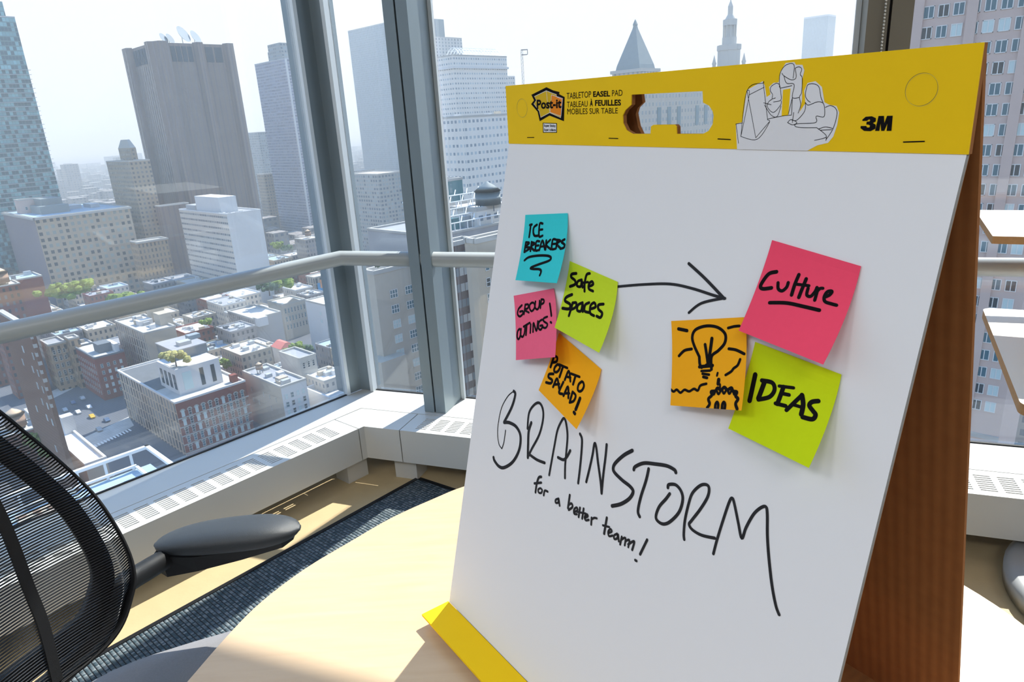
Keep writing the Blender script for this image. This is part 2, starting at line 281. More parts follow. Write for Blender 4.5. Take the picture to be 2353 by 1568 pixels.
M['yellow'] = plain('yellow_card', (0.95, 0.61, 0.006), 0.6, noise=0.03, nscale=30, spec=0.15)
M['paper'] = plain('pad_paper', (0.86, 0.86, 0.885), 0.8, spec=0.2)
M['paper_edge'] = plain('paper_edge', (0.30, 0.30, 0.30), 0.8, noise=0.2, nscale=400)
M['print_white'] = plain('print_white', (0.82, 0.82, 0.85), 0.7, spec=0.2)
M['print_orange'] = plain('print_orange', (0.90, 0.27, 0.01), 0.6, spec=0.15)
M['print_gold'] = plain('print_gold', (0.74, 0.47, 0.010), 0.6, spec=0.15)
M['ink'] = plain('black_ink', (0.008, 0.007, 0.008), 0.7, spec=0.05)
M['marker'] = plain('marker_ink', (0.026, 0.026, 0.030), 0.6, noise=0.4, nscale=90, spec=0.15)
M['desk_white'] = plain('desk_white', (0.80, 0.76, 0.70), 0.4)
M['ply_edge'] = plain('plywood_edge', (0.50, 0.25, 0.09), 0.6, noise=0.2, nscale=120)
M['ply_panel'] = plain('plywood_panel', (0.55, 0.30, 0.14), 0.55, noise=0.12, nscale=8)
M['base_grey'] = plain('base_grey', (0.36, 0.37, 0.38), 0.4)
def card_mat():
    m, nt, b = new_mat('corrugated_card')
    uv = N(nt, 'ShaderNodeUVMap'); sp = N(nt, 'ShaderNodeSeparateXYZ'); nt.links.new(uv.outputs[0], sp.inputs[0])
    w = math_n(nt, 'SINE', math_n(nt, 'MULTIPLY', sp.outputs[0], 2 * math.pi / 0.0105))
    tn = N(nt, 'ShaderNodeTexNoise'); tn.inputs['Scale'].default_value = 60; tn.inputs['Detail'].default_value = 6
    nt.links.new(uv.outputs[0], tn.inputs['Vector'])
    fac = math_n(nt, 'ADD', math_n(nt, 'MULTIPLY', w, 0.16), tn.outputs['Fac'])
    mx = N(nt, 'ShaderNodeMix', data_type='RGBA'); mx.inputs['A'].default_value = (0.30, 0.115, 0.030, 1); mx.inputs['B'].default_value = (0.42, 0.17, 0.05, 1)
    nt.links.new(fac, mx.inputs['Factor']); nt.links.new(mx.outputs['Result'], b.inputs['Base Color'])
    b.inputs['Roughness'].default_value = 0.85
    bp = N(nt, 'ShaderNodeBump'); bp.inputs['Strength'].default_value = 0.25; bp.inputs['Distance'].default_value = 0.001
    nt.links.new(w, bp.inputs['Height']); nt.links.new(bp.outputs['Normal'], b.inputs['Normal'])
    # thin card lets a little warm daylight through
    tr = N(nt, 'ShaderNodeBsdfTranslucent'); tr.inputs[0].default_value = (0.55, 0.20, 0.05, 1)
    ms = N(nt, 'ShaderNodeMixShader'); ms.inputs[0].default_value = 0.12
    nt.links.new(b.outputs[0], ms.inputs[1]); nt.links.new(tr.outputs[0], ms.inputs[2])
    nt.links.new(ms.outputs[0], nt.nodes['Material Output'].inputs[0])
    return m
M['card'] = card_mat()
def wood_mat():
    m, nt, b = new_mat('maple_veneer')
    tc = N(nt, 'ShaderNodeTexCoord'); mp = N(nt, 'ShaderNodeMapping'); mp.inputs['Rotation'].default_value = (0, 0, rad(52)); mp.inputs['Scale'].default_value = (1.5, 14, 1)
    nt.links.new(tc.outputs['Object'], mp.inputs[0])
    t = N(nt, 'ShaderNodeTexNoise'); t.inputs['Scale'].default_value = 5; t.inputs['Detail'].default_value = 8; t.inputs['Distortion'].default_value = 0.6
    nt.links.new(mp.outputs[0], t.inputs['Vector'])
    mx = N(nt, 'ShaderNodeMix', data_type='RGBA'); mx.inputs['A'].default_value = (0.57, 0.39, 0.23, 1); mx.inputs['B'].default_value = (0.70, 0.54, 0.36, 1)
    nt.links.new(t.outputs['Fac'], mx.inputs['Factor']); nt.links.new(mx.outputs['Result'], b.inputs['Base Color'])
    b.inputs['Roughness'].default_value = 0.34; b.inputs['Coat Weight'].default_value = 0.2; b.inputs['Coat Roughness'].default_value = 0.22
    return m
M['maple'] = wood_mat()
def carpet_mat():
    m, nt, b = new_mat('woven_carpet')
    uv = N(nt, 'ShaderNodeUVMap'); sp = N(nt, 'ShaderNodeSeparateXYZ'); nt.links.new(uv.outputs[0], sp.inputs[0])
    row = math_n(nt, 'DIVIDE', sp.outputs[0], 0.0118)
    rib = math_n(nt, 'ABSOLUTE', math_n(nt, 'SINE', math_n(nt, 'MULTIPLY', row, math.pi)))
    wnz = N(nt, 'ShaderNodeTexWhiteNoise', noise_dimensions='1D'); nt.links.new(math_n(nt, 'FLOOR', row), wnz.inputs['W'])
    yy = math_n(nt, 'ADD', math_n(nt, 'DIVIDE', sp.outputs[1], 0.0065), math_n(nt, 'MULTIPLY', wnz.outputs['Value'], 7.0))
    bead = math_n(nt, 'ABSOLUTE', math_n(nt, 'SINE', math_n(nt, 'MULTIPLY', yy, math.pi)))
    h = math_n(nt, 'MULTIPLY', math_n(nt, 'POWER', rib, 0.5), math_n(nt, 'ADD', math_n(nt, 'MULTIPLY', math_n(nt, 'POWER', bead, 0.5), 0.55), 0.45))
    cell = N(nt, 'ShaderNodeCombineXYZ'); nt.links.new(math_n(nt, 'FLOOR', row), cell.inputs[0]); nt.links.new(math_n(nt, 'FLOOR', yy), cell.inputs[1])
    w2 = N(nt, 'ShaderNodeTexWhiteNoise'); nt.links.new(cell.outputs[0], w2.inputs['Vector'])
    base = N(nt, 'ShaderNodeMix', data_type='RGBA'); base.inputs['A'].default_value = (0.042, 0.075, 0.095, 1); base.inputs['B'].default_value = (0.22, 0.26, 0.28, 1)
    nt.links.new(math_n(nt, 'POWER', w2.outputs['Value'], 2.0), base.inputs['Factor'])
    mx = N(nt, 'ShaderNodeMix', data_type='RGBA'); mx.inputs['A'].default_value = (0.012, 0.014, 0.018, 1)
    nt.links.new(base.outputs['Result'], mx.inputs['B']); nt.links.new(math_n(nt, 'GREATER_THAN', h, 0.50), mx.inputs['Factor'])
    nt.links.new(mx.outputs['Result'], b.inputs['Base Color']); b.inputs['Roughness'].default_value = 0.45
    bp = N(nt, 'ShaderNodeBump'); bp.inputs['Strength'].default_value = 0.9; bp.inputs['Distance'].default_value = 0.004
    nt.links.new(h, bp.inputs['Height']); nt.links.new(bp.outputs['Normal'], b.inputs['Normal'])
    return m
M['carpet'] = carpet_mat()
def glass_mat(f0=0.045):
    """clear pane: Schlick reflection over straight transmission"""
    m = bpy.data.materials.new('window_glass'); m.use_nodes = True; nt = m.node_tree; nt.nodes.clear()
    out = N(nt, 'ShaderNodeOutputMaterial'); tr = N(nt, 'ShaderNodeBsdfTransparent'); gl = N(nt, 'ShaderNodeBsdfGlossy'); mx = N(nt, 'ShaderNodeMixShader')
    tr.inputs[0].default_value = (0.965, 0.985, 0.985, 1); gl.inputs['Color'].default_value = (0.92, 0.95, 1.0, 1); gl.inputs['Roughness'].default_value = 0.0
    ge = N(nt, 'ShaderNodeNewGeometry'); dt = N(nt, 'ShaderNodeVectorMath', operation='DOT_PRODUCT')
    nt.links.new(ge.outputs['Normal'], dt.inputs[0]); nt.links.new(ge.outputs['Incoming'], dt.inputs[1])
    c = math_n(nt, 'ABSOLUTE', dt.outputs['Value'])
    f = math_n(nt, 'ADD', f0, math_n(nt, 'MULTIPLY', 1 - f0, math_n(nt, 'POWER', math_n(nt, 'SUBTRACT', 1.0, c), 5.0)))
    nt.links.new(f, mx.inputs[0]); nt.links.new(tr.outputs[0], mx.inputs[1]); nt.links.new(gl.outputs[0], mx.inputs[2]); nt.links.new(mx.outputs[0], out.inputs[0])
    return m
M['glass'] = glass_mat()

# ================================================================== the room shell
Z_LEDGE, Z_HEAD, Z_CEIL = 0.2365, 3.085, 3.22
K = PA(1.703, -2.437)                               # the glazed corner
ENDA, ENDB = PA(-6.2, -2.437), PB(4.2, -2.437)
R1, R2 = V((3.6, -3.4, 0)), V((-4.2, -4.4, 0))
shell = [ENDA, K, ENDB, R1, R2]
o = MB(); o.prism([(p.x, p.y) for p in shell], -0.12, 0.0); tag(o.build('floor', M['floor']), kind='structure')
o = MB(); o.prism([(p.x, p.y) for p in shell], Z_CEIL, Z_CEIL + 0.1); tag(o.build('ceiling', M['ceiling']), kind='structure')
def wall(name, p, q, z0, z1, mat, t=0.10):
    d = (q - p).normalized(); n = V((-d.y, d.x, 0))
    o = MB(); o.box(p + Z * z0, q - p, n * t, Z * (z1 - z0)); return tag(o.build(name, mat), kind='structure')
wall('wall_right', ENDB, R1, 0, Z_CEIL, M['wall'])
wall('wall_back', R1, R2, 0, Z_CEIL, M['wall'])
wall('wall_left', R2, ENDA, 0, Z_CEIL, M['wall'])
wall('wall_front_left', ENDA, K, -0.12, 0.168, M['dark_wall'])     # low spandrels under the glass
wall('wall_front_right', K, ENDB, -0.12, 0.168, M['dark_wall'])
wall('wall_front_left_head', ENDA, K, Z_HEAD, Z_CEIL + 0.1, M['wall'])
wall('wall_front_right_head', K, ENDB, Z_HEAD, Z_CEIL + 0.1, M['wall'])

# sills running along the glass (behind the radiator covers)
def along(F, a0, a1, n0, n1, z0, z1, mb=None, mi=0):
    mb = mb or MB(); p = F(a0, n0, z0); return mb.box(p, F(a1, n0, z0) - p, F(a0, n1, z0) - p, Z * (z1 - z0), mi)
def meet(na, nb):   # point on both lines n_A = na and n_B = nb
    det = nA.x * nB.y - nA.y * nB.x
    return V(((na * nB.y - nb * nA.y) / det, (nA.x * nb - nB.x * na) / det, 0)) * KW
xy = lambda pts: [(p.x, p.y) for p in pts]
GA, GB = -2.408, -2.432        # glass lines of the two walls
mi_, mo_ = meet(-2.239, -2.239), meet(GA, GB)
s = MB(); s.prism(xy([PA(-6.2, -2.239), mi_, mo_, PA(-6.2, GA)]), 0.17, Z_LEDGE)
tag(s.build('trim_1', M['white_metal']), 'white metal window sill below the left glass wall', kind='structure')
s = MB(); s.prism(xy([mi_, PB(4.2, -2.239), PB(4.2, GB), mo_]), 0.17, Z_LEDGE)
tag(s.build('trim_2', M['white_metal']), 'white metal window sill below the right glass wall', kind='structure')

# radiator covers: slotted top, front panel, post underneath
def cover(name, label, F, a0, a1, g0, g1, posts, face_n=-2.08):
    P0 = F(a0 if F is PB else a1, face_n, 0)
    root = empty(name, P0, label, 'radiator cover', group='radiator covers under the windows')
    t = MB(); zt, th = Z_LEDGE, 0.003
    nb, r0, dr, sw, rows, gl, pitch = -2.235, -2.203, 0.01285, 0.0058, 8, 0.044, 0.0620
    along(F, a0, a1, nb, r0, zt - th, zt, t)
    nf = r0 + dr * (rows - 1) + sw
    along(F, a0, a1, nf, face_n, zt - th, zt, t)
    x, cur = g0, a0
    while x + gl < g1:
        along(F, cur, x, r0, nf, zt - th, zt, t)
        for k in range(rows - 1):
            along(F, x, x + gl, r0 + dr * k + sw, r0 + dr * (k + 1), zt - th, zt, t)
        cur = x + gl; x += pitch
    along(F, cur, a1, r0, nf, zt - th, zt, t)
    t.build('slotted_top', M['white_metal'], root)
    if F is PA:
        t = MB(); along(F, a0, a1, -2.178, face_n - .005, .2250, .2270, t); t.build('added_baffle', M['white_metal'], root)  # unseen plate added under the slots to catch sun and brighten them
    else:
        t = MB(); along(F, a0, a1, -2.23, face_n - .005, .150, .152, t); t.build('added_baffle', M['slot_black'], root)  # unseen black sheet added to make the slots read dark
    f = MB(); along(F, a0, a1, face_n - 0.004, face_n, 0.096, zt - th, f)
    along(F, a0, a1, face_n - 0.03, face_n - 0.004, 0.096, 0.100, f)
    f.build('front_panel', M['white_metal'], root)
    for pa in posts:
        p = MB(); along(F, pa, pa + 0.097, -2.20, -2.117, 0.0, 0.232, p)
        p.build('post', M['white_metal'], root, bevel=0.002)
    return root
N0 = 1.349 - 0.044 - 0.062 * 70
cover('radiator_cover', 'long white slotted metal radiator cover under the left glass wall, beside the black chair', PA, -6.0, 1.415, N0, 1.36, (1.364, -0.6))
cover('radiator_cover', 'white slotted metal radiator cover under the right glass wall, behind the yellow-topped easel', PB, -1.283, 4.1, -1.230, 4.05, (-1.347, 0.28, 1.79))
cr_ = empty('radiator_cover', PA(1.446, -2.07), 'short plain white corner piece between the two slotted radiator covers', 'radiator cover', group='radiator covers under the windows')
inner, outer = meet(-2.08, -2.08), meet(-2.2345, -2.2345)
poly = [PA(1.419, -2.08), inner, PB(-1.287, -2.08), PB(-1.287, -2.2345), outer, PA(1.419, -2.2345)]
t = MB(); t.prism([(p.x, p.y) for p in poly], Z_LEDGE - 0.003, Z_LEDGE); t.build('top_panel', M['white_metal'], cr_)
t = MB()
for p, q in ((poly[0], inner), (inner, poly[2])):
    d = (q - p); n = V((d.y, -d.x, 0)).normalized() * 0.004
    if n.dot(p) < 0: n = -n
    t.box(p + Z * 0.096, d, n, Z * (Z_LEDGE - 0.003 - 0.096))
t.build('front_panel', M['white_metal'], cr_)
t = MB(); along(PB, -1.50, -1.425, -2.30, -2.296, 0.105, 0.150, t); along(PB, -1.487, -1.437, -2.296, -2.2955, 0.123, 0.133, t, 1)
t.build('label_plate', [M['print_white'], M['ink']], cr_, label='small white plate with a dark printed line')

# mullions
def mullion(name, F, b, n_in=-2.262, w=0.093, mat=None, label=None):
    gl = GA if F is PA else GB
    z0, z1 = Z_LEDGE + 0.001, Z_HEAD
    m = MB(); g = 0.007
    along(F, b, b + w / 2 - g / 2, -2.437, n_in, z0, z1, m)
    along(F, b + w / 2 + g / 2, b + w, -2.437, n_in, z0, z1, m)
    along(F, b + w / 2 - g / 2, b + w / 2 + g / 2, -2.437, n_in - 0.02, z0, z1, m, 1)
    for x0 in (b - 0.016, b + w + 0.001):
        along(F, x0, x0 + 0.015, gl, gl + .016, z0, z1, m, 2)
    return tag(m.build(name, [mat or M['silver'], M['slot_black'], M['bright_stop']]), label, kind='structure')
mullion('trim_3', PB, -1.266, label='deep silver window post with a black centre groove')
mullion('trim_4', PB, 0.228, mat=M['olive_metal'], w=0.112, label='olive brown window post behind the easel')
mullion('trim_5', PB, 1.75); mullion('trim_6', PB, 3.25)
mullion('trim_7', PA, 0.14); mullion('trim_8', PA, -1.32); mullion('trim_9', PA, -2.8); mullion('trim_11', PA, -4.3); mullion('trim_12', PA, -5.8)
m = MB()   # corner post: two flat faces meeting in the glazed corner
z0, z1 = Z_LEDGE + 0.001, Z_HEAD
kc = meet(-2.412, -2.424); ko = meet(-2.50, -2.50)
pa, pb = PA(1.622, -2.412), PB(-1.612, -2.424)
m.prism([(p.x, p.y) for p in (pa, kc, pb, PB(-1.612, -2.50), ko, PA(1.622, -2.50))], z0, z1)
along(PA, 1.606, 1.6215, -2.43, -2.400, z0, z1, m, 1); along(PB, -1.6115, -1.596, -2.45, -2.410, z0, z1, m, 1)
tag(m.build('trim_10', [M['silver'], M['bright_stop']]), 'silver corner window post bent between the two glass walls', kind='structure')
# panes
def pane(name, F, a0, a1):
    gl = GA if F is PA else GB
    g = MB(); along(F, a0, a1, gl - .036, gl - .010, Z_LEDGE + 0.001, Z_HEAD, g)
    along(F, a0, a1, gl - .0099, gl, Z_LEDGE, Z_LEDGE + 0.004, g, 1)
    tag(g.build(name, [M['glass'], M['slot_black']]), kind='structure')
pane('window_1', PA, 0.25, 1.606); pane('window_2', PA, -1.21, 0.124); pane('window_3', PA, -2.69, -1.34); pane('window_8', PA, -4.19, -2.82); pane('window_9', PA, -5.69, -4.32)
pane('window_4', PB, -1.596, -1.283); pane('window_5', PB, -1.157, 0.211); pane('window_6', PB, 0.357, 1.733); pane('window_7', PB, 1.86, 3.23)

# hand rail round the corner
rr = empty('handrail', meet(-2.29, -2.29), 'grey tubular handrail bent round the window corner and passing behind the window posts', 'handrail')
RZ, RN, RR = 0.879, -2.29, 0.0252
kr = meet(RN, RN) + Z * RZ
t = MB(); t.tube([PA(-6.0, RN, RZ), kr, PB(4.0, RN, RZ)], RR, 20, up=Z); t.build('rail_tube', M['rail'], rr, smooth='auto')
for F, a in ((PB, -1.266 + 0.046), (PB, 0.284), (PB, 1.80), (PA, 0.186), (PA, -1.27)):
    t = MB(); t.tube([F(a, RN, RZ - 0.02), F(a, RN - 0.02, RZ - 0.05), F(a, -2.40, RZ - 0.05)], 0.010, 8); t.build('bracket', M['rail'], rr, smooth=True)

# blind chain hanging in the groove of the brown window post
bc = empty('bead_chain', PB(0.270, -2.252, Z_HEAD - 0.02), 'thin metal bead chain of a blind hanging down the brown window post', 'blind chain')
t = MB(); along(PB, 0.258, 0.282, -2.262, -2.236, Z_HEAD - 0.05, Z_HEAD - 0.001, t); t.build('bracket', M['white_metal'], bc)
t = MB(); z = Z_HEAD - 0.055
while z > 1.20:
    c = PB(0.270, -2.2525, z)
    t.rings([[c + V((r * cos(q * math.pi / 3), r * sin(q * math.pi / 3), h)) for q in range(6)] for r, h in ((.0006, -.0042), (.0030, -.0024), (.0038, 0), (.0030, .0024), (.0006, .0042))])
    z -= 0.0088
t.build('beads', M['bead'], bc, smooth=True)

# ================================================================== carpet on the tan floor
cc = meet(-1.954 / KW, -2.165 / KW)
croom = [PA(-5.2, -1.954 / KW), cc, cc + hd(126) * 4.2, V((2.4, -2.9, 0)), V((-3.6, -3.2, 0))]
c = MB()
top = [p + Z * 0.008 for p in croom]
c.face(top[::-1], [(p.dot(dA), p.dot(nA)) for p in top[::-1]])
for i in range(5):
    p, q = croom[i], croom[(i + 1) % 5]; c.face([p + Z * .0002, q + Z * .0002, q + Z * .008, p + Z * .008])
ca = c.build('carpet', M['carpet']); tag(ca, 'blue black ribbed woven carpet laid on the tan floor below the table', 'carpet')
e_ = MB()
for p, q, n in ((croom[0], cc, nA), (cc, croom[2], hd(216))):
    e_.box(p - n * 0.016 + Z * 0.0003, q - p, n * 0.016, Z * 0.010)
e_.build('edge_strip', M['black_plastic'], ca, label='dark metal edging strip')

# ================================================================== table
ZT = 0.735
tp = [(-.462,.55),(-.449,.62),(-.432,.685),(-.411,.765),(-.386,.833),(-.342,.905),(-.288,.968),(-.227,1.035),(-.156,1.092),(-.107,1.126),(-.02,1.165),(.10,1.180),(.25,1.145),(.40,1.055),(.52,.92),(.598,.779),(.628,.66),(.63,.5),(.58,.3),(.45,.13),(.25,.04),(0,.02),(-.2,.09),(-.36,.24),(-.44,.41)]
def crom(pts, k=4, closed=True):
    n = len(pts); out = []
    for i in range(n if closed else n - 1):
        g = lambda j: V(pts[j % n]) if closed else V(pts[max(0, min(n - 1, j))])
        a, b, c_, d = g(i - 1), g(i), g(i + 1), g(i + 2)
        for q in range(k):
            t_ = q / k
            out.append(0.5 * ((2 * b) + (c_ - a) * t_ + (2 * a - 5 * b + 4 * c_ - d) * t_ * t_ + (3 * b - a - 3 * c_ + d) * t_ ** 3))
    if not closed: out.append(V(pts[-1]))
    return out
tpl = crom([(x, y, 0) for x, y in tp], 5)
tb = empty('round_table', (0.09, 0.60, 0), 'round maple table with a thin wooden edge under the standing easel', 'table')
ctr = V((0.09, 0.60, 0))
t = MB()
ring = lambda ins, z: [ctr + (p - ctr) * (1 - ins / (p - ctr).length) + Z * z for p in tpl]
t.rings([ring(.010, ZT - .028), ring(.001, ZT - .022), ring(0, ZT - .004), ring(.003, ZT)]); t.build('tabletop', M['maple'], tb)
t = MB(); t.lathe((0.09, 0.60, 0), [(.045, .03), (.045, ZT - .05), (.18, ZT - .045), (.18, ZT - .028)], 24); t.build('pedestal', M['base_grey'], tb, smooth='auto')
t = MB(); t.lathe((0.09, 0.60, 0.0085), [(.30, 0), (.30, .008), (.27, .018), (.06, .035)], 32); t.build('base', M['base_grey'], tb, smooth='auto')
# ================================================================== tabletop easel pad
EO = V((0.01123599, 0.86678746, 1.375 - 0.026517))
E_R = V((0.5656, -0.8247, 0)).normalized()                  # to the right along the pad
E_B = V((0.8247, 0.5656, 0)).normalized()                   # horizontally away from the reader
E_D = (-Z * cos(rad(13.6)) - E_B * sin(rad(13.6)))          # down the sheet
E_N = (-E_B * cos(rad(13.6)) + Z * sin(rad(13.6)))          # out of the sheet, to the reader
def pad(s, t, h=0.0): return EO + E_R * (s / 1000) + E_D * (t / 1000) + E_N * (h / 1000)
def hdr(x, y, h=0.0):
    return EO + E_R * (x / 1000) + E_D * (0.0112 * x / 510) + Z * ((66 - y) / 1000) - E_B * (h / 1000)
DN = -Z * cos(rad(14)) + E_B * sin(rad(14))
RN_ = E_B * cos(rad(14)) + Z * sin(rad(14))
def rear(x, y, h=0.0): return hdr(x, 0) + E_B * 0.010 + DN * (y / 1000) + RN_ * (h / 1000)
ez = empty('tabletop_easel_pad', pad(255, 615) * 1.0 - Z * 0.0, 'large white flip chart pad with a yellow printed header, standing tent-like on the round table', 'easel pad')
def plate(fn, outer, holes, h0, h1, mi=0, mside=None, mb=None):
    """flat plate with holes, drawn in millimetres on fn and thick from h0 to h1"""
    mb = mb or MB(); loops = [outer] + holes; flat = [p for l in loops for p in l]
    tris = tessellate_polygon([[V((p[0], p[1], 0)) for p in l] for l in loops])
    for tr in tris:
        q = [flat[i] for i in tr]
        a = (q[1][0] - q[0][0]) * (q[2][1] - q[0][1]) - (q[2][0] - q[0][0]) * (q[1][1] - q[0][1])
        if a > 0: q = q[::-1]
        uv = [(p[0] / 1000, p[1] / 1000) for p in q]
        mb.face([fn(p[0], p[1], h1) for p in q], uv, mi)
        mb.face([fn(p[0], p[1], h0) for p in q[::-1]], uv[::-1], mi if mside is None else mside)
    for l in loops:
        for i in range(len(l)):
            p, q = l[i], l[(i + 1) % len(l)]
            mb.face([fn(*p, h0), fn(*q, h0), fn(*q, h1), fn(*p, h1)], None, mi if mside is None else mside)
    return mb
HOLE = [tuple(p) for p in TR['hp1'][5]]
rect = lambda a, b, c, d: [(a, b), (c, b), (c, d), (a, d)]
# white sheets with grey paper edge
mb = plate(pad, rect(0, -2, 509, 615), [], -4, 0, 0, 1)
sheet = mb.build('sheet_pad', [M['paper'], M['paper_edge']], ez)
mb = plate(pad, rect(2, 0, 507, 612), [], -9.5, -5.5); mb.build('front_panel', M['card'], ez, label='brown corrugated card behind the sheets')
mb = plate(hdr, rect(0, 0, 510, 66), [HOLE], -5, -0.6, 1, 1); plate(hdr, rect(0, 0, 510, 66.0), [HOLE], -0.6, 0.6, 0, 0, mb)
head = mb.build('header', [M['yellow'], M['card']], ez, label='yellow printed header with a handle hole')
yb = lambda x: (hdr(x, 0).z - 0.7365) / cos(rad(14)) * 1000
H2 = [(253 + (p[0] - 253) * 1.03, 36 + (p[1] - 36) * (1.02 if p[1] < 36 else 1.75)) for p in HOLE if not (234 < p[0] < 268 and p[1] > 44)]
mb = plate(rear, [(3, 1), (506, 1), (506, yb(506)), (3, yb(3))], [H2], 0, 4); mb.build('rear_panel', M['card'], ez, label='brown corrugated card back support')
f0, f1 = pad(2, 612, -10), pad(507, 612, -10); r0, r1 = rear(3, yb(3)), rear(506, yb(506))
for p in (f0, f1, r0, r1): p.z = ZT + 0.001
mb = MB(); base4 = [f0, f1, r1, r0]; mb.face(base4, [(0, 0), (.5, 0), (.5, .3), (0, .3)]); top4 = [p + Z * .003 for p in base4]; mb.face(top4[::-1], [(0, 0), (.5, 0), (.5, .3), (0, .3)])
for i in range(4): mb.face([base4[i], base4[(i + 1) % 4], top4[(i + 1) % 4], top4[i]])
mb.build('base_flap', M['card'], ez)
# yellow front flap
g = pad(-1, 615, 1); g.z = 0.7485
mb = MB(); mb.box(g - E_B * 0.041, E_R * 0.513, E_B * 0.041, Z * 0.0032); mb.box(V((g.x, g.y, ZT + .0008)) - E_B * 0.022, E_R * 0.511 , E_B * 0.018, Z * (g.z - ZT - .001), 1)
mb.build('front_flap', [M['yellow'], M['card']], ez, label='yellow flap along the foot of the sheets')
g = pad(3, 613, -9); mb = MB(); mb.box(V((g.x, g.y, ZT + .0035)), E_R * .503, E_B * .006, Z * .014); mb.build('foot_strip', M['card'], ez)

def strokes(s):
    out = []
    for st in s.split(';'):
        w, pts = st.split(':'); out.append((int(w) / 10, [tuple(int(c) / 10 for c in p.split(',')) for p in pts.split()]))
    return out
def ribbon(mb, fn, w, pts, h, smooth=True, mi=0, taper=0.0):
    P = [(p[0], p[1], 0) for p in pts]
    c = crom(P, 6, False) if smooth and len(P) > 2 else [V(p) for p in P]
    if smooth and len(P) == 2: c = [V(P[0]).lerp(V(P[1]), k / 6) for k in range(7)]
    L, R = [], []
    n = len(c)
    for i, p in enumerate(c):
        t = (c[min(i + 1, n - 1)] - c[max(i - 1, 0)]); t = t.normalized() if t.length > 1e-6 else V((1, 0, 0))
        s_ = V((-t.y, t.x, 0)); ww = w / 2 * (1 - taper * abs(2 * i / (n - 1) - 1) ** 3)
        L.append(p + s_ * ww); R.append(p - s_ * ww)
    for i in range(n - 1):
        q = [R[i], R[i + 1], L[i + 1], L[i]]
        if (q[1] - q[0]).cross(q[2] - q[0]).z > 0: q = q[::-1]
        mb.face([fn(p.x, p.y, h) for p in q], None, mi)
    for p, t in ((c[0], c[0] - c[1]), (c[-1], c[-1] - c[-2])):   # rounded pen ends
        t = t.normalized() if t.length > 1e-6 else V((1, 0, 0)); s_ = V((-t.y, t.x, 0)); r_ = w / 2 * (1 - taper)
        q = [p + s_ * r_ * cos(a) + t * r_ * sin(a) for a in [k * math.pi / 6 for k in range(7)]]
        if (q[1] - q[0]).cross(q[2] - q[0]).z > 0: q = q[::-1]
        mb.face([fn(x.x, x.y, h) for x in q], None, mi)
wr = MB()
for i, (w, pts) in enumerate(strokes(TR['writing']) + strokes(TR['arrow'])):
    ribbon(wr, pad, w, pts, 0.25 + i * 0.004)
wr.build('marker_writing', M['marker'], sheet, label='black handwriting BRAINSTORM for a better team! and an arrow')

# printing on the header
def text_mesh(body, bold=0.0):
    cu = bpy.data.curves.new('lettering', 'FONT'); cu.body = body; cu.offset = bold; cu.resolution_u = 3
    ob = bpy.data.objects.new('lettering', cu); COL.objects.link(ob)
    dg = bpy.context.evaluated_depsgraph_get(); me = bpy.data.meshes.new_from_object(ob.evaluated_get(dg))
    vs = [v.co.copy() for v in me.vertices]; fs = [list(p.vertices) for p in me.polygons]
    bpy.data.objects.remove(ob); bpy.data.curves.remove(cu); bpy.data.meshes.remove(me)
    return vs, fs
def put_text(mb, body, quad, fn, h, bold=0.0, mi=0, base=0.0):
    """quad in mm: bottom-left, bottom-right, top-right, top-left of the ink"""
    vs, fs = text_mesh(body, bold)
    x0, x1 = min(v.x for v in vs), max(v.x for v in vs); y0, y1 = min(v.y for v in vs), max(v.y for v in vs)
    q = [V((a, b, 0)) for a, b in quad]
    def mp(v):
        u, w = (v.x - x0) / (x1 - x0), (v.y - y0) / (y1 - y0)
        p = q[0].lerp(q[1], u).lerp(q[3].lerp(q[2], u), w); return fn(p.x, p.y, h)
    i = len(mb.v); mb.v += [mp(v) for v in vs]
    for f in fs: mb.f.append([i + k for k in f]); mb.uv += [(0, 0)] * len(f); mb.mi.append(mi)
def polyface(mb, fn, pts, h, mi=0, holes=()):
    loops = [list(map(tuple, pts))] + [list(map(tuple, l)) for l in holes]; flat = [p for l in loops for p in l]
    for tr in tessellate_polygon([[V((p[0], p[1], 0)) for p in l] for l in loops]):
        q = [flat[i] for i in tr]
        if (q[1][0] - q[0][0]) * (q[2][1] - q[0][1]) - (q[2][0] - q[0][0]) * (q[1][1] - q[0][1]) > 0: q = q[::-1]
        mb.face([fn(p[0], p[1], h) for p in q], None, mi)
T = TR['txt']
lg = MB()
polyface(lg, hdr, TR['hp1'][0], 0.75, 0); polyface(lg, hdr, TR['hp1'][1], 0.80, 1); polyface(lg, hdr, TR['hp1'][2], 0.85, 2)
for a, b in ((0, 10), (0, 1), (6, 7)):
    pass
P1 = TR['hp1'][1]
for pts in ([P1[0], (79.6, 18), (83.8, 31.5)], P1 + [P1[0]], TR['hp1'][2] + [TR['hp1'][2][0]]):
    ribbon(lg, hdr, 0.5, [tuple(p) for p in pts], 0.9, False, 3)
put_text(lg, 'Post-it', T['postit'], hdr, 1.0, 0.035, 0)
polyface(lg, hdr, TR['hp1'][3], 0.75, 0); polyface(lg, hdr, TR['hp1'][4], 0.80, 3)
qx = TR['hp1'][4]
put_text(lg, 'Super Sticky', [(71.5, 47.4), (92.8, 47.9), (92.8, 44.6), (71.5, 44.1)], hdr, 0.9, 0.03)
put_text(lg, 'Super collants', [(71.5, 51.9), (92.8, 52.2), (92.8, 48.9), (71.5, 48.6)], hdr, 0.9, 0.03)
lg.build('logo', [M['ink'], M['print_gold'], M['print_orange'], M['print_white']], head, label='black star-shaped logo with gold and orange notes')
lt = MB()
put_text(lt, 'TABLETOP', T['tabletop'], hdr, 0.8); put_text(lt, 'EASEL', T['easel'], hdr, 0.8, 0.03); put_text(lt, 'PAD', T['pad'], hdr, 0.8)
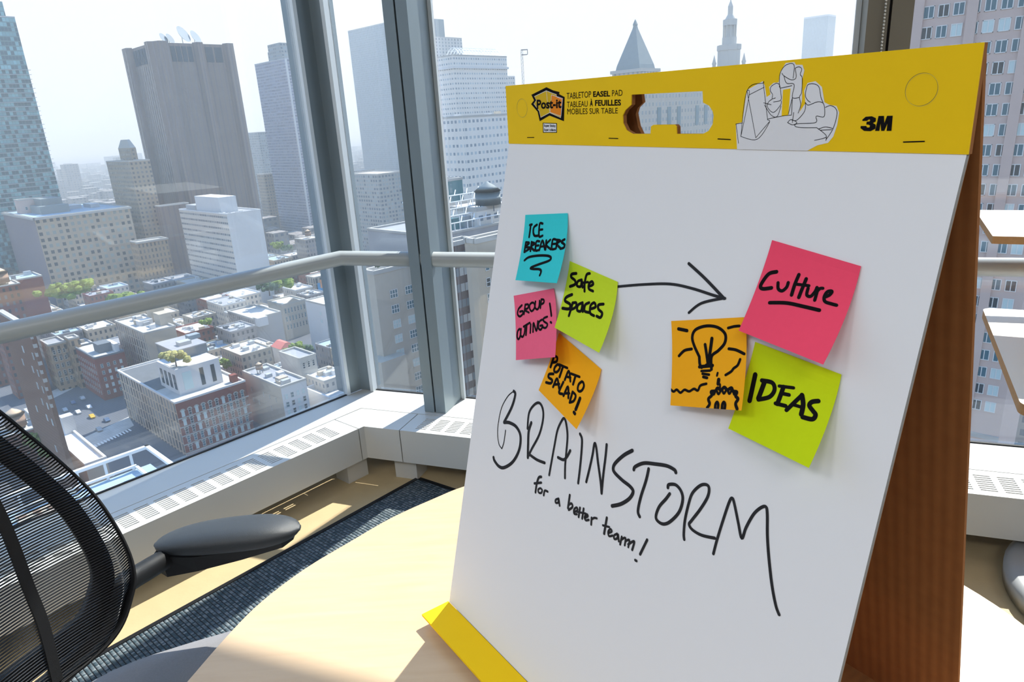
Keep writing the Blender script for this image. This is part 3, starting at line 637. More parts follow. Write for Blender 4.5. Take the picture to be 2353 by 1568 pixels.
put_text(lt, 'TABLEAU', T['tableau'], hdr, 0.8); put_text(lt, '\u00c0', [(150, 27.1), (154.6, 27.1), (154.8, 19.6), (150.2, 19.7)], hdr, 0.8, 0.03); put_text(lt, 'FEUILLES', T['feuilles'], hdr, 0.8, 0.03)
put_text(lt, 'MOBILES SUR TABLE', T['mobiles'], hdr, 0.8)
three = [(439,43.9),(441.2,42),(445.5,41.7),(448.6,43),(448.7,45.2),(446.8,46.2),(448.9,47.4),(449,50),(445.8,51.7),(441,51.5),(438.2,49.6),(438.3,48.2),(442.3,48.2),(442.9,49.2),(444.6,49.2),(445,48),(443.9,47.3),(442.2,47.2),(442.3,45.3),(444.2,45.2),(444.8,44.3),(444,43.7),(443,44.2),(442.7,44.7),(439.2,44.8)]
emm = [(448.9,51.5),(450.3,41.6),(454,41.6),(454.8,46.4),(456.2,41.6),(460,41.6),(460.2,51.5),(456.9,51.5),(457,46.6),(455.3,51.5),(453.2,51.5),(452.2,46.4),(451.9,51.5)]
lt.build('lettering', M['ink'], head, label='black printed lettering in three lines')
lt = MB(); polyface(lt, hdr, three, 0.8); polyface(lt, hdr, emm, 0.82); lt.build('emblem', M['ink'], head, label='bold black two-character emblem')
ct = MB()
polyface(ct, hdr, TR['hp2'][0], 0.75, 0); polyface(ct, hdr, TR['hp2'][1], 0.8, 2)
for i, (w, pts) in enumerate(strokes(TR['hl2'])): ribbon(ct, hdr, 0.42, pts, 0.86 + i * .002, True, 1)
ct.build('printed_drawing', [M['print_white'], M['ink'], M['yellow']], head, label='pale line drawing of three people working at a table')
M['yellow_dark'] = plain('crease_shade', (0.36, 0.23, 0.005), 0.7); M['yellow_light'] = plain('crease_glint', (0.85, 0.62, 0.05), 0.5)
for (cx_, cy_), (dx_, dy_) in TR['circ']:
    mk_ = MB()
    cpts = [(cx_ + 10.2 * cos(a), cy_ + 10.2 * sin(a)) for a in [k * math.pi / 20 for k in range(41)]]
    ribbon(mk_, hdr, 0.45, cpts, 0.72, False, 0); ribbon(mk_, hdr, 0.3, [(x + .3, y + .25) for x, y in cpts], 0.74, False, 1)  # crease shade and its lit edge painted as dark and light rings
    mk_.build('crease_ring', [M['yellow_dark'], M['yellow_light']], head, label='round crease mark')
for a, b in TR['staples']:
    mk_ = MB(); ribbon(mk_, hdr, 0.8, [tuple(a), tuple(b)], 0.9, False); mk_.build('staple', M['ink'], head)

# ================================================================== sticky notes (each one a thing)
def note(key, label, col, curl=1.6, lab_w=None):
    corners, data = TR['notes'][key]
    c = [V(p) for p in corners]
    m = plain('note_' + key, col, 0.8, noise=0.03, nscale=200, spec=0.12)
    def fn(x, y, h=0.0):
        u, v = x / 76, y / 76
        p = c[0].lerp(c[1], u).lerp(c[3].lerp(c[2], u), v)
        l0 = c[0].z + (c[1].z - c[0].z) * u; l1 = c[3].z + (c[2].z - c[3].z) * u
        return pad(p.x, p.y, l0 + (l1 - l0) * max(0, v) ** curl + h)
    p0 = fn(38, 2)
    root = empty('sticky_note', p0, label, 'sticky note', group='sticky notes on the easel pad')
    mb = MB(); n = 12
    for i in range(n):
        for j in range(n):
            a, b, d, e = i * 76 / n, (i + 1) * 76 / n, j * 76 / n, (j + 1) * 76 / n
            mb.face([fn(a, e, .12), fn(b, e, .12), fn(b, d, .12), fn(a, d, .12)])
            mb.face([fn(a, d, -.12), fn(b, d, -.12), fn(b, e, -.12), fn(a, e, -.12)])
    for k in range(n):
        a, b = k * 76 / n, (k + 1) * 76 / n
        for q in ([(a, 0), (b, 0)], [(b, 76), (a, 76)], [(0, b), (0, a)], [(76, a), (76, b)]):
            mb.face([fn(*q[0], -.12), fn(*q[1], -.12), fn(*q[1], .12), fn(*q[0], .12)])
    sh = mb.build('sheet', m, root, smooth='auto')
    t = MB()
    for i, (w, pts) in enumerate(strokes(data)): ribbon(t, lambda x, y, h: fn(min(76, max(0, x)), min(76, max(0, y)), h), w, pts, 0.3 + i * .006)
    t.build('marker_writing', M['ink'], root, label=lab_w)
note('ice', 'turquoise sticky note reading ICE BREAKERS, topmost of the left cluster', (0.045, 0.64, 0.68), 1.6, 'black handwriting ICE BREAKERS over a squiggle')
note('group', 'pink sticky note reading GROUP OUTINGS! under the turquoise one', (0.95, 0.14, 0.25), 1.4, 'black handwriting GROUP OUTINGS!')
note('safe', 'lime green sticky note reading safe spaces at the tail of the drawn arrow', (0.60, 0.76, 0.03), 1.7, 'black handwriting safe spaces')
note('potato', 'orange sticky note reading POTATO SALAD! tilted above the word BRAINSTORM', (1.0, 0.43, 0.012), 1.4, 'black handwriting POTATO SALAD!')
note('ideas', 'lime green sticky note reading IDEAS in bold capitals, lowest of the right cluster', (0.60, 0.74, 0.008), 1.7, 'black brush lettering IDEAS')
note('bulb', 'orange sticky note with a drawn light bulb over a spiky-haired head', (1.0, 0.43, 0.012), 1.5, 'black drawing of a light bulb and a head')
note('culture', 'large-looking pink sticky note reading Culture at the tip of the drawn arrow', (0.96, 0.080, 0.16), 1.8, 'black handwriting Culture, underlined')

# ================================================================== mesh office chair
CH_F, CH_R, CH_T = 105.0, 0.45, 14.0
cF, cL = hd(CH_F), hd(CH_F - 90)
cO = V((-0.762, 0.788, 0))
def back(s, z, h=0.0):
    th = s / CH_R
    return cO + cL * (CH_R * sin(th)) + cF * (CH_R * (1 - cos(th)) - tan(rad(CH_T)) * (z - .65)) + Z * z + (cF * cos(th) - cL * sin(th)) * h
half = [(0, .589), (.040, .5895), (.077, .591), (.116, .593), (.155, .602), (.184, .620), (.209, .650), (.226, .678), (.235, .719), (.235, .776), (.226, .841), (.201, .917), (.183, .962), (.166, 1.004), (.146, 1.044), (.118, 1.072), (.075, 1.085), (.035, 1.088), (0, 1.089)]
hs = [(p.x, p.y) for p in crom([(a, b, 0) for a, b in half], 4, False)]
def half_w(z):
    best = 0
    for (a, b), (c_, d) in zip(hs, hs[1:]):
        if (b - z) * (d - z) <= 0 and b != d: best = max(best, a + (c_ - a) * (z - b) / (d - b))
    return best
full = hs + [(-a, b) for a, b in hs[-2:0:-1]]
ch = empty('office_chair', (cO + cF * .24) * 1.0, 'black mesh-backed office chair with a padded armrest, pushed up to the table', 'chair')
t = MB(); z = 0.594; step = 0.0043
while z < 1.085:
    w = half_w(z) - 0.001
    if w > .02:
        n = 26; rings_ = []
        for i in range(n + 1):
            s_ = -w + 2 * w * i / n
            ed = max(0, (abs(s_) - (w - .02)) / .02)          # the threads roll over the rim
            dh = -0.014 * ed * ed
            rings_.append([back(s_, z - .0013, dh), back(s_, z, dh + .0013), back(s_, z + .0013, dh), back(s_, z, dh - .0008)])
        t.rings(rings_)
    z += step
t.build('mesh_back', M['thread'], ch, smooth=True, label='black mesh of fine horizontal threads')
t = MB()
def rim(ins0, ins1, h0, h1, mb):
    c0 = V((0, .82, 0)); r = []
    for i, (a, b) in enumerate(full):
        p, q = full[i - 1], full[(i + 1) % len(full)]
        nn = V((q[1] - p[1], -(q[0] - p[0]), 0)); nn = nn.normalized() if nn.length else V((1, 0, 0))
        o_ = V((a, b, 0)); A_, B_ = o_ - nn * ins0, o_ - nn * ins1
        r.append([back(A_.x, A_.y, h0), back(B_.x, B_.y, h0), back(B_.x, B_.y, h1), back(A_.x, A_.y, h1)])
    r.append(r[0]); mb.rings(r, caps=False)
rim(-.002, .003, -.016, .001, t); rim(.024, .052, -.034, -.016, t)
t.build('back_frame', M['black_plastic'], ch, smooth='auto')
for sg in (1, -1):
    sm = [(.108, 1.02), (.106, .93), (.105, .862), (.101, .813), (.093, .747), (.086, .683), (.067, .598)]
    t = MB(); t.rings([[back(sg * s_ - .008, z_, -.0025), back(sg * s_ + .008, z_, -.0025), back(sg * s_ + .008, z_, .0028), back(sg * s_ - .008, z_, .0028)] for s_, z_ in [(p.x, p.y) for p in crom([(a, b, 0) for a, b in sm], 4, False)]])
    t.build('seam', M['black_plastic'], ch, label='black seam between two mesh panels')
# armrests
def armrest(a, b, side):
    ax = (b - a).normalized(); pr = Z.cross(ax); L = (b - a).length
    t = MB(); r_ = []
    n = 22
    for i in range(n + 1):
        u = i / n; uu = (1 - cos(math.pi * u)) / 2
        e = max(.02, (1 - abs(2 * uu - 1) ** 2.8)) ** .5
        wd = e * (.052 - .010 * (1 - uu)); up_, lo = .021 * e, .024 * e
        c_ = a + ax * (L * uu) + Z * (.004 * sin(math.pi * uu))
        r_.append([c_ + pr * (wd * math.copysign(abs(cos(q)) ** .8, cos(q))) + Z * ((up_ if sin(q) > 0 else lo) * math.copysign(abs(sin(q)) ** .8, sin(q))) for q in [k * math.pi / 12 for k in range(24)]])
    t.rings(r_); t.build('armrest_pad', M['pad_grey'], ch, smooth=True, label='smooth dark grey padded armrest')
    t = MB(); r_ = []
    for u, wd, dz0, dz1 in ((0.02, .022, -.050, -.006), (.08, .034, -.056, -.008), (.30, .040, -.048, -.012), (.6, .038, -.036, -.012), (.88, .026, -.026, -.012), (.95, .012, -.018, -.012)):
        c_ = a + ax * (L * u); r_.append([c_ - pr * wd + Z * dz1, c_ - pr * wd * .8 + Z * dz0, c_ + pr * wd * .8 + Z * dz0, c_ + pr * wd + Z * dz1])
    t.rings(r_); t.build('armrest_plate', M['black_plastic'], ch)
    e0 = back(side * .20, .655, -.03)
    t = MB(); p1 = a + ax * .03 - Z * .026
    path = [back(side * .02, .560, -.05), back(side * .15, .590, -.055), e0, e0.lerp(p1, .5) + Z * .004, p1]
    t.tube([q for q in crom([tuple(p) for p in path], 5, False)], [.019] * 21, 10, up=Z); t.build('arm', M['black_plastic'], ch, smooth=True)
pa_, pb_ = onz(356, 1252, .650), onz(690, 1213, .655)
armrest(pa_, pb_, 1)
mir = lambda p: cO + cL * (-(p - cO).dot(cL)) + cF * ((p - cO).dot(cF)) + Z * p.z
armrest(mir(pa_), mir(pb_), -1)
t = MB(); r_ = []                                             # seat
sc_, sF, sL = V((-.555, .850, 0)), hd(68), hd(-22)
for ins, z_ in ((.03, .405), (.004, .42), (0, .440), (.012, .458), (.05, .468), (.15, .466)):
    r_.append([sc_ + sF * ((.255 - ins) * math.copysign(abs(cos(q)) ** .62, cos(q))) + sL * ((.262 - ins) * math.copysign(abs(sin(q)) ** .62, sin(q))) + Z * z_ for q in [k * math.pi / 24 for k in range(48)]])
t.rings(r_); t.build('seat', M['seat_fabric'], ch, smooth=True, label='grey fabric seat')
bx_ = cO + cF * .235
t = MB(); t.lathe(bx_, [(.028, .09), (.028, .28), (.02, .281), (.02, .36), (.09, .365), (.11, .402)], 16); t.build('column', M['black_plastic'], ch, smooth='auto')
t = MB(); q = [bx_ + Z * .385, bx_ - cF * .18 + Z * .385, back(0, .47, -.06), back(0, .60, -.045), back(0, .74, -.04)]
t.tube(crom([tuple(p) for p in q], 5, False), .022, 10); t.build('back_support', M['black_plastic'], ch, smooth=True)
for k in range(5):
    dd = hd(CH_F + 36 + 72 * k)
    t = MB(); t.tube([bx_ + dd * .02 + Z * .105, bx_ + dd * .16 + Z * .092, bx_ + dd * .30 + Z * .070], [.026, .021, .014], 8); leg = t.build('base_leg', M['black_plastic'], ch, smooth=True)
    ec = bx_ + dd * .30 + Z * .036; pp = Z.cross(dd)
    t = MB(); t.tube([ec - pp * .024, ec + pp * .024], .0275, 14); t.build('caster', M['black_plastic'], leg, smooth='auto')

# ================================================================== wooden workstation by the right glass wall
wH, wF = hd(29.2), hd(119.2)                    # along its sides (away), along its front (to the right)
ws = empty('workstation', (1.70, 1.48, 0), 'white-topped plywood workstation with a raised shelf on a round grey base', 'desk')
def slab(mb, a, dx, dy, z1, th, round_front=0.0):
    pts = []
    def arc(c, r, a0, a1, ex, ey):
        return [c + ex * (r * cos(q)) + ey * (r * sin(q)) for q in [a0 + (a1 - a0) * k / 6 for k in range(7)]]
    r = max(round_front, .004)
    W_, D_ = dx.length, dy.length; ex, ey = dx.normalized(), dy.normalized()
    for cx_, cy_, a0 in ((W_ - r, D_ - r, 0), (r, D_ - r, 90), (r, r, 180), (W_ - r, r, 270)):
        pts += arc(a + ex * cx_ + ey * cy_, r, rad(a0), rad(a0 + 90), ex, ey)
    lo, hi = [p + Z * (z1 - th) for p in pts], [p + Z * z1 for p in pts]; n = len(pts)
    up = ex.cross(ey).z > 0
    mb.face([(p.x, p.y, z1) for p in (pts if up else pts[::-1])], None, 0); mb.face([(p.x, p.y, z1 - th) for p in (pts[::-1] if up else pts)], None, 1)
    for i in range(n):
        j = (i + 1) % n; mb.face([lo[i], lo[j], hi[j], hi[i]], None, 1)
    return mb
fl = onz(2347, 934, .75); fl.z = 0
slab(t := MB(), fl, wF * 1.25, wH * .80, .75, .024, .030).build('desktop', [M['desk_white'], M['ply_edge']], ws)
f2 = onz(2281, 543, 1.05); f2.z = 0
slab(t := MB(), f2, wF * 1.1, wH * .45, 1.05, .018, 0).build('raised_shelf', [M['desk_white'], M['ply_edge']], ws)
t = MB(); p = f2 + wF * .20 + wH * .10; t.box(p + Z * .7505, wF * .018, wH * .33, Z * .281); t.build('side_panel', M['ply_panel'], ws)
t = MB(); p = f2 + wF * .88 + wH * .10; t.box(p + Z * .7505, wF * .018, wH * .33, Z * .281); t.build('side_panel', M['ply_panel'], ws)
bc_ = V((1.70, 1.49, 0))
t = MB(); t.lathe(bc_ + Z * .0085, [(.352, 0), (.354, .045), (.335, .062), (.20, .085), (.07, .10)], 48); t.build('base', M['base_grey'], ws, smooth='auto')
t = MB(); t.lathe(bc_, [(.045, .10), (.045, .70), (.16, .705), (.16, .7255)], 24); t.build('column', M['base_grey'], ws, smooth='auto')
# ================================================================== the city below and beyond
STREET = -120.0
GRID = rad(46)                                   # local x of every building runs along heading 44
gx, gy = hd(44), hd(314)
C_ = {}
C_['roof_pale'] = plain('roof_pale', (0.50, 0.48, 0.45), 0.9, noise=0.25, nscale=0.25)
C_['roof_white'] = plain('roof_white', (0.80, 0.79, 0.76), 0.9, noise=0.10, nscale=0.3)
C_['roof_grey'] = plain('roof_grey', (0.30, 0.31, 0.33), 0.9, noise=0.25, nscale=0.3)
C_['roof_dark'] = plain('roof_dark', (0.12, 0.13, 0.14), 0.9, noise=0.2, nscale=0.3)
C_['roof_blue'] = plain('roof_blue', (0.32, 0.42, 0.50), 0.8, noise=0.2, nscale=0.3)
C_['unit'] = plain('rooftop_metal', (0.42, 0.44, 0.46), 0.5, 0.2, noise=0.15, nscale=1)
C_['unit_dark'] = plain('rooftop_dark', (0.14, 0.16, 0.18), 0.7)
C_['cream'] = plain('cream_wall', (0.44, 0.38, 0.30), 0.9, noise=0.08, nscale=0.4)
C_['white'] = plain('white_wall', (0.60, 0.60, 0.60), 0.9, noise=0.06, nscale=0.3)
C_['brick'] = plain('red_brick', (0.20, 0.055, 0.04), 0.9, noise=0.2, nscale=0.8)
C_['brown'] = plain('brown_brick', (0.19, 0.105, 0.07), 0.9, noise=0.2, nscale=0.8)
C_['pink'] = plain('pink_stone', (0.54, 0.42, 0.37), 0.9, noise=0.06, nscale=0.4)
C_['beige'] = plain('beige_stone', (0.46, 0.41, 0.34), 0.9, noise=0.06, nscale=0.4)
C_['limestone'] = plain('limestone', (0.42, 0.405, 0.375), 0.9, noise=0.08, nscale=0.2)
C_['slate'] = plain('slate_roof', (0.20, 0.235, 0.24), 0.7, noise=0.15, nscale=0.3)
C_['louvre'] = plain('louvre_dark', (0.018, 0.03, 0.05), 0.8)
C_['concrete'] = plain('pale_concrete', (0.34, 0.335, 0.34), 0.9, noise=0.08, nscale=0.2)
C_['purple'] = plain('mauve_wall_and_shade', (0.20, 0.17, 0.19), 0.9, noise=0.15, nscale=0.3)
C_['asphalt'] = plain('asphalt', (0.10, 0.11, 0.13), 0.9, noise=0.3, nscale=0.05)
C_['steel'] = plain('white_steel', (0.75, 0.76, 0.76), 0.5)
C_['teal'] = plain('teal_glass', (0.05, 0.17, 0.19), 0.15)
C_['pane_d'] = plain('pane_dark', (0.03, 0.045, 0.055), 0.12)
C_['pane_b'] = plain('pane_blue', (0.05, 0.135, 0.175), 0.12)
C_['pane_w'] = plain('pane_blind', (0.50, 0.62, 0.62), 0.4)
C_['frame_w'] = plain('sash_white', (0.66, 0.66, 0.64), 0.6)
C_['tank'] = plain('tank_wood', (0.26, 0.17, 0.12), 0.9, noise=0.2, nscale=3)
C_['tank_cone'] = plain('tank_cone', (0.62, 0.45, 0.30), 0.8)
C_['leaf'] = plain('leaf_green', (0.14, 0.20, 0.02), 0.9, noise=0.6, nscale=1.2)
C_['leaf_pale'] = plain('leaf_pale', (0.34, 0.31, 0.10), 0.9, noise=0.4, nscale=1.2)
C_['leaf_dark'] = plain('leaf_dark', (0.045, 0.085, 0.035), 0.9, noise=0.5, nscale=1.2)
C_['bark'] = plain('bark', (0.10, 0.07, 0.05), 0.9)
C_['red_roof'] = plain('coral_roof', (0.70, 0.16, 0.12), 0.8)
C_['dish'] = plain('dish_white', (0.25, 0.29, 0.32), 0.8)

F_ = {}
F_['glass_tower'] = facade('glass_tower', (0.10, 0.27, 0.33), (0.03, 0.13, 0.17), (0.28, 0.62, 0.68), 2.4, 3.6, 0.9, 0.78, rough=0.5)
F_['long_lines'] = facade('ribbed_granite', (0.25, 0.205, 0.20), (0.235, 0.195, 0.20), (0.235, 0.195, 0.20), 4.6, 500, 0.30, 1.0, noise=0.05)
F_['slab_apts'] = facade('banded_apartments', (0.50, 0.54, 0.68), (0.12, 0.15, 0.25), (0.28, 0.33, 0.48), 1.6, 3.0, 0.94, 0.52, noise=0.05)
F_['ribbed_blue'] = facade('ribbed_tower', (0.44, 0.56, 0.68), (0.16, 0.22, 0.28), (0.22, 0.28, 0.34), 4.2, 3.6, 0.55, 0.86, noise=0.04)
F_['office'] = facade('grid_office', (0.56, 0.49, 0.40), (0.04, 0.06, 0.08), (0.42, 0.48, 0.45), 4.4, 4.7, 0.52, 0.55, noise=0.06, ou=0.3)
F_['white_strip'] = facade('strip_office', (0.80, 0.80, 0.79), (0.22, 0.25, 0.30), (0.40, 0.42, 0.45), 3.0, 4.1, 0.82, 0.34, noise=0.03)
F_['old_tower'] = facade('old_beige_tower', (0.46, 0.39, 0.31), (0.08, 0.09, 0.10), (0.25, 0.26, 0.26), 3.4, 3.6, 0.46, 0.50)
F_['tan_small'] = facade('tan_arches', (0.50, 0.39, 0.28), (0.08, 0.08, 0.09), (0.22, 0.2, 0.18), 2.9, 4.6, 0.42, 0.58)
F_['grey_old'] = facade('grey_old', (0.42, 0.40, 0.37), (0.07, 0.08, 0.10), (0.30, 0.33, 0.36), 2.8, 3.6, 0.48, 0.52)
F_['pale_hi'] = facade('pale_tower', (0.80, 0.84, 0.88), (0.16, 0.20, 0.25), (0.33, 0.38, 0.42), 5.4, 3.9, 0.42, 0.62, noise=0.04)
F_['pale_lo'] = facade('pale_office', (1.0, 1.05, 1.10), (0.34, 0.42, 0.50), (0.6, 0.7, 0.76), 2.6, 3.6, 0.55, 0.36, noise=0.04)
F_['blue_mid'] = facade('blue_mid', (0.40, 0.45, 0.50), (0.10, 0.16, 0.22), (0.40, 0.50, 0.56), 3.4, 3.4, 0.60, 0.52)
F_['court'] = facade('court_stone', (0.64, 0.63, 0.60), (0.24, 0.29, 0.31), (0.34, 0.40, 0.42), 4.4, 5.2, 0.42, 0.46, noise=0.05)
F_['column_loft'] = facade('column_loft', (0.56, 0.52, 0.47), (0.07, 0.08, 0.10), (0.28, 0.30, 0.31), 3.3, 4.4, 0.50, 0.86)
F_['band_brown'] = facade('brown_bands', (0.13, 0.085, 0.075), (0.22, 0.26, 0.28), (0.62, 0.62, 0.58), 1.3, 3.4, 0.88, 0.50, ov=0.6)
F_['fill_a'] = facade('low_cream', (0.58, 0.52, 0.44), (0.09, 0.10, 0.12), (0.35, 0.36, 0.36), 2.6, 3.7, 0.42, 0.50)
F_['fill_b'] = facade('low_brick', (0.30, 0.12, 0.09), (0.08, 0.08, 0.09), (0.35, 0.33, 0.32), 2.7, 3.6, 0.40, 0.52)
F_['fill_c'] = facade('low_white', (0.70, 0.70, 0.69), (0.16, 0.19, 0.24), (0.45, 0.48, 0.50), 2.9, 3.7, 0.40, 0.46)
F_['fill_d'] = facade('low_grey', (0.34, 0.34, 0.37), (0.08, 0.09, 0.11), (0.30, 0.33, 0.37), 2.7, 3.6, 0.44, 0.52)
F_['far'] = facade('far_blocks', (0.42, 0.41, 0.42), (0.16, 0.18, 0.22), (0.4, 0.42, 0.45), 6, 5, 0.5, 0.5)

FOOT = []                                         # used ground, in grid coordinates
def gco(P): return P.dot(gx), P.dot(gy)
def run(P, d, px, py):
    """how far from P along d until the line stands in the direction of pixel (px, py)"""
    r_ = ray(px, py); q = P - CAM
    den = d.x * r_.y - d.y * r_.x
    return (q.y * r_.x - q.x * r_.y) / den
def block(name, label, near, left, right, mat, roof, D=None, zr=None, z0=STREET, cat='building', parapet=0.9, par_mat=None, group=None, mats=None):
    """near roof corner by its direction and distance D (or roof height zr); left / right: a direction or a length"""
    P = atD(*near, D) if D else onz(*near, zr)
    H = P.z - z0
    u = right if isinstance(right, (int, float)) else run(P, gx, *right)
    v = left if isinstance(left, (int, float)) else run(P, gy, *left)
    root = empty(name, (P.x, P.y, z0), label, cat, GRID, group)
    t = MB()
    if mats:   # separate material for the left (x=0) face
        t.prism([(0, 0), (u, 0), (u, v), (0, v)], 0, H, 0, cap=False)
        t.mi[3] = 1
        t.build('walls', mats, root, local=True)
    else:
        t.prism([(0, 0), (u, 0), (u, v), (0, v)], 0, H, 0, cap=False); t.build('walls', mat, root, local=True)
    t = MB(); t.face([(0, 0, H - .02), (u, 0, H - .02), (u, v, H - .02), (0, v, H - .02)], [(0, 0), (u, 0), (u, v), (0, v)]); t.build('roof', roof, root, local=True)
    if parapet:
        t = MB(); w = 0.45
        for o_, a, b in (((0, 0), u, w), ((0, v - w), u, w), ((0, w), w, v - 2 * w), ((u - w, w), w, v - 2 * w)):
            t.box((o_[0] - .15, o_[1] - .15, H - .05), (a + .3, 0, 0), (0, b + .3, 0), (0, 0, parapet))
        t.build('parapet', par_mat or C_['limestone'], root, local=True)
    g = gco(P); FOOT.append((g[0], g[0] + u, g[1], g[1] + v))
    root['_u'] = u; root['_v'] = v; root['_h'] = H
    return root, u, v, H
def part(root, name, mat, boxes, label=None):
    t = MB()
    for (x, y, z, a, b, c) in boxes: t.box((x, y, z), (a, 0, 0), (0, b, 0), (0, 0, c))
    return t.build(name, mat, root, local=True, label=label)
def units(root, u, v, H, n, rng, big=1.0, dark=0.3):
    for k in range(n):
        a, b, c = rng.uniform(1.5, 4.5) * big, rng.uniform(1.5, 4) * big, rng.uniform(1.0, 2.6) * big
        if a > u * .6 or b > v * .6: a, b = u * .4, v * .4
        x, y = rng.uniform(.6, max(.7, u - a - .6)), rng.uniform(.6, max(.7, v - b - .6))
        part(root, 'rooftop_unit', rng.choice([C_['unit'], C_['white'], C_['cream'], C_['unit_dark'] if rng.random() < dark else C_['unit']]), [(x, y, H - .02, a, b, c)])
WMESH = {}
def win_mesh(w, h, style, tone):
    key = (round(w, 2), round(h, 2), style, tone)
    if key not in WMESH:
        t = MB(); fr = min(.14, w * .1)
        t.box((-w / 2, -.06, 0), (w, 0, 0), (0, .05, 0), (0, 0, h), 1)                       # glass
        for x in (-w / 2, w / 2 - fr): t.box((x, -.12, 0), (fr, 0, 0), (0, .1, 0), (0, 0, h))
        for z in ((0, h - fr) if style == 'double' else (0, h - fr, h * .5 - fr / 2)): t.box((-w / 2, -.12, z), (w, 0, 0), (0, .1, 0), (0, 0, fr))
        if style == 'double': t.box((-fr / 2, -.13, 0), (fr, 0, 0), (0, .1, 0), (0, 0, h))
        if style == 'triple':
            for x in (-w / 6, w / 6): t.box((x - fr / 2, -.13, 0), (fr, 0, 0), (0, .1, 0), (0, 0, h))
        if style == 'arch':
            n = 8; r0, r1 = w / 2, w / 2 + .45
            for k in range(n):
                a, b = math.pi * k / n, math.pi * (k + 1) / n
                q = lambda r, an, y: (r * cos(an), y, h + r * sin(an))
                t.face([q(r0, a, -.2), q(r1, a, -.2), q(r1, b, -.2), q(r0, b, -.2)], None, 2)
                t.face([q(r1, a, -.2), q(r1, a, 0), q(r1, b, 0), q(r1, b, -.2)], None, 2)
                t.face([q(0, a, -.07), q(r0, a, -.07), q(r0, b, -.07)], None, 1)
        me_o = t.build('window', [C_['frame_w'], C_[tone], C_['limestone']], None)
        WMESH[key] = me_o.data; bpy.data.objects.remove(me_o)
    return WMESH[key]
def windows(root, face, x0, x1, z0, z1, cols, rows, w, h, style, tones, rng, skip=0.0):
    v = root['_v']
    for i in range(cols):
        for j in range(rows):
            if rng.random() < skip: continue
            me = win_mesh(w, h, style, rng.choice(tones))
            o_ = bpy.data.objects.new('window', me); COL.objects.link(o_); o_.parent = root
            a = x0 + (x1 - x0) * (i + .5) / cols; z = z0 + (z1 - z0) * (j + .5) / rows - h / 2
            if face == 'R': o_.location = (a, 0, z)
            else: o_.location = (0, a, z); o_.rotation_euler = (0, 0, -math.pi / 2)
def tank(P, r, h, label, cone='tank_cone', body='tank', leg=2.5):
    root = empty('water_tank', P, label, 'water tank', group='rooftop water tanks')
    t = MB(); t.lathe(P, [(r, leg), (r * .97, leg + h)], 20); t.build('barrel', C_[body], root, smooth='auto')
    t = MB(); t.lathe(P, [(r * 1.08, leg + h), (r * .55, leg + h + r * .42), (.05, leg + h + r * .75)], 20); t.build('cone_roof', C_[cone], root, smooth='auto')
    for k in range(4):
        a = k * math.pi / 2 + .6
        t = MB(); t.box(P + V((r * .75 * cos(a) - .12, r * .75 * sin(a) - .12, 0)), (.24, 0, 0), (0, .24, 0), (0, 0, leg)); t.build('leg', C_['unit_dark'], root)
    return root
def tree(P, h, w, mat, label, rng, name='tree', cat='tree', group='trees among the roofs', stem=True):
    root = empty(name, P, label, cat, group=group)
    t = MB()
    for k in range(26):
        c = P + V((rng.gauss(0, w * .26), rng.gauss(0, w * .26), h * rng.uniform(.40, .95)))
        r = w * rng.uniform(.12, .24); n = 7
        rg = []
        for a in range(1, 5):
            z_, rr_ = r * cos(math.pi * a / 5) * .8, r * sin(math.pi * a / 5)
            rg.append([c + V((rr_ * cos(2 * math.pi * q / n + a), rr_ * sin(2 * math.pi * q / n + a), -z_)) * rng.uniform(.8, 1.2) for q in range(n)])
        t.rings(rg)
    t.build('crown', C_[mat], root)
    if stem:
        t = MB(); t.tube([P, P + V((.1, 0, h * .3)), P + V((0, .1, h * .6))], [w * .04, w * .03, w * .015], 6); t.build('trunk', C_['bark'], root)
R = random.Random(3)

# ground
t = MB(); t.face([V((-9000, -300, STREET)), V((9000, -300, STREET)), V((9000, 16000, STREET)), V((-9000, 16000, STREET))], None)
tag(t.build('ground', C_['asphalt']), kind='structure')

# --- tall towers
r_, u, v, H = block('glass_tower', 'tall teal glass tower with stepped top at the left edge of the view', (-170, 30), 30.0, (31, 30), F_['glass_tower'], C_['roof_grey'], D=720, par_mat=C_['unit'])
part(r_, 'upper_tier', F_['glass_tower'], [(u * .35, 3, H, u * .56, 22, 12)])
for k in range(int(H / 3.6)):
    if k % 1 == 0 and k > 20 and len([1]) and k < 52: part(r_, 'balcony_slab', C_['unit'], [(-.3, -1.1 - (k % 3) * .25, k * 3.6 + 1, u + 1.0 + (k % 4) * .3, 1.3, .35)])
r_, u, v, H = block('windowless_tower', 'huge windowless ribbed brown-grey tower with dark louvres under the roof', (352, 97), (288, 106), (533, 97), F_['long_lines'], C_['roof_grey'], D=690, parapet=0)
sh = [(u * .0, .17), (u * .47, .13), (u * .86, .14)]
for x, w_ in sh:
    ww = u * w_; t = MB(); d_ = 5.5
    t.prism([(x, 0), (x + ww, 0), (x + ww - 2, -d_), (x + 2, -d_)], 0, H + .8); t.build('shaft', F_['long_lines'], r_, local=True)
for y, w_ in ((v * .78, .22), (0, .16)):
    t = MB(); ww = v * w_; t.prism([(0, y), (0, y + ww), (-4.5, y + ww - 2), (-4.5, y + 2)], 0, H + .8); t.build('shaft', F_['long_lines'], r_, local=True)
for a, b, n in ((.18, .46, 4), (.61, .85, 2)):
    for k in range(n):
        w_ = u * (b - a) / n; part(r_, 'louvre', C_['louvre'], [(u * a + k * w_ + w_ * .1, -.5, H - 15, w_ * .78, .6, 12.5)], label='dark louvre opening')
for k in range(5):
    w_ = v * .60 / 5; part(r_, 'louvre', C_['louvre'], [(-.5, v * .17 + k * w_ + .2, H - 15, .6, w_ * .8, 12.5)], label='dark louvre opening')
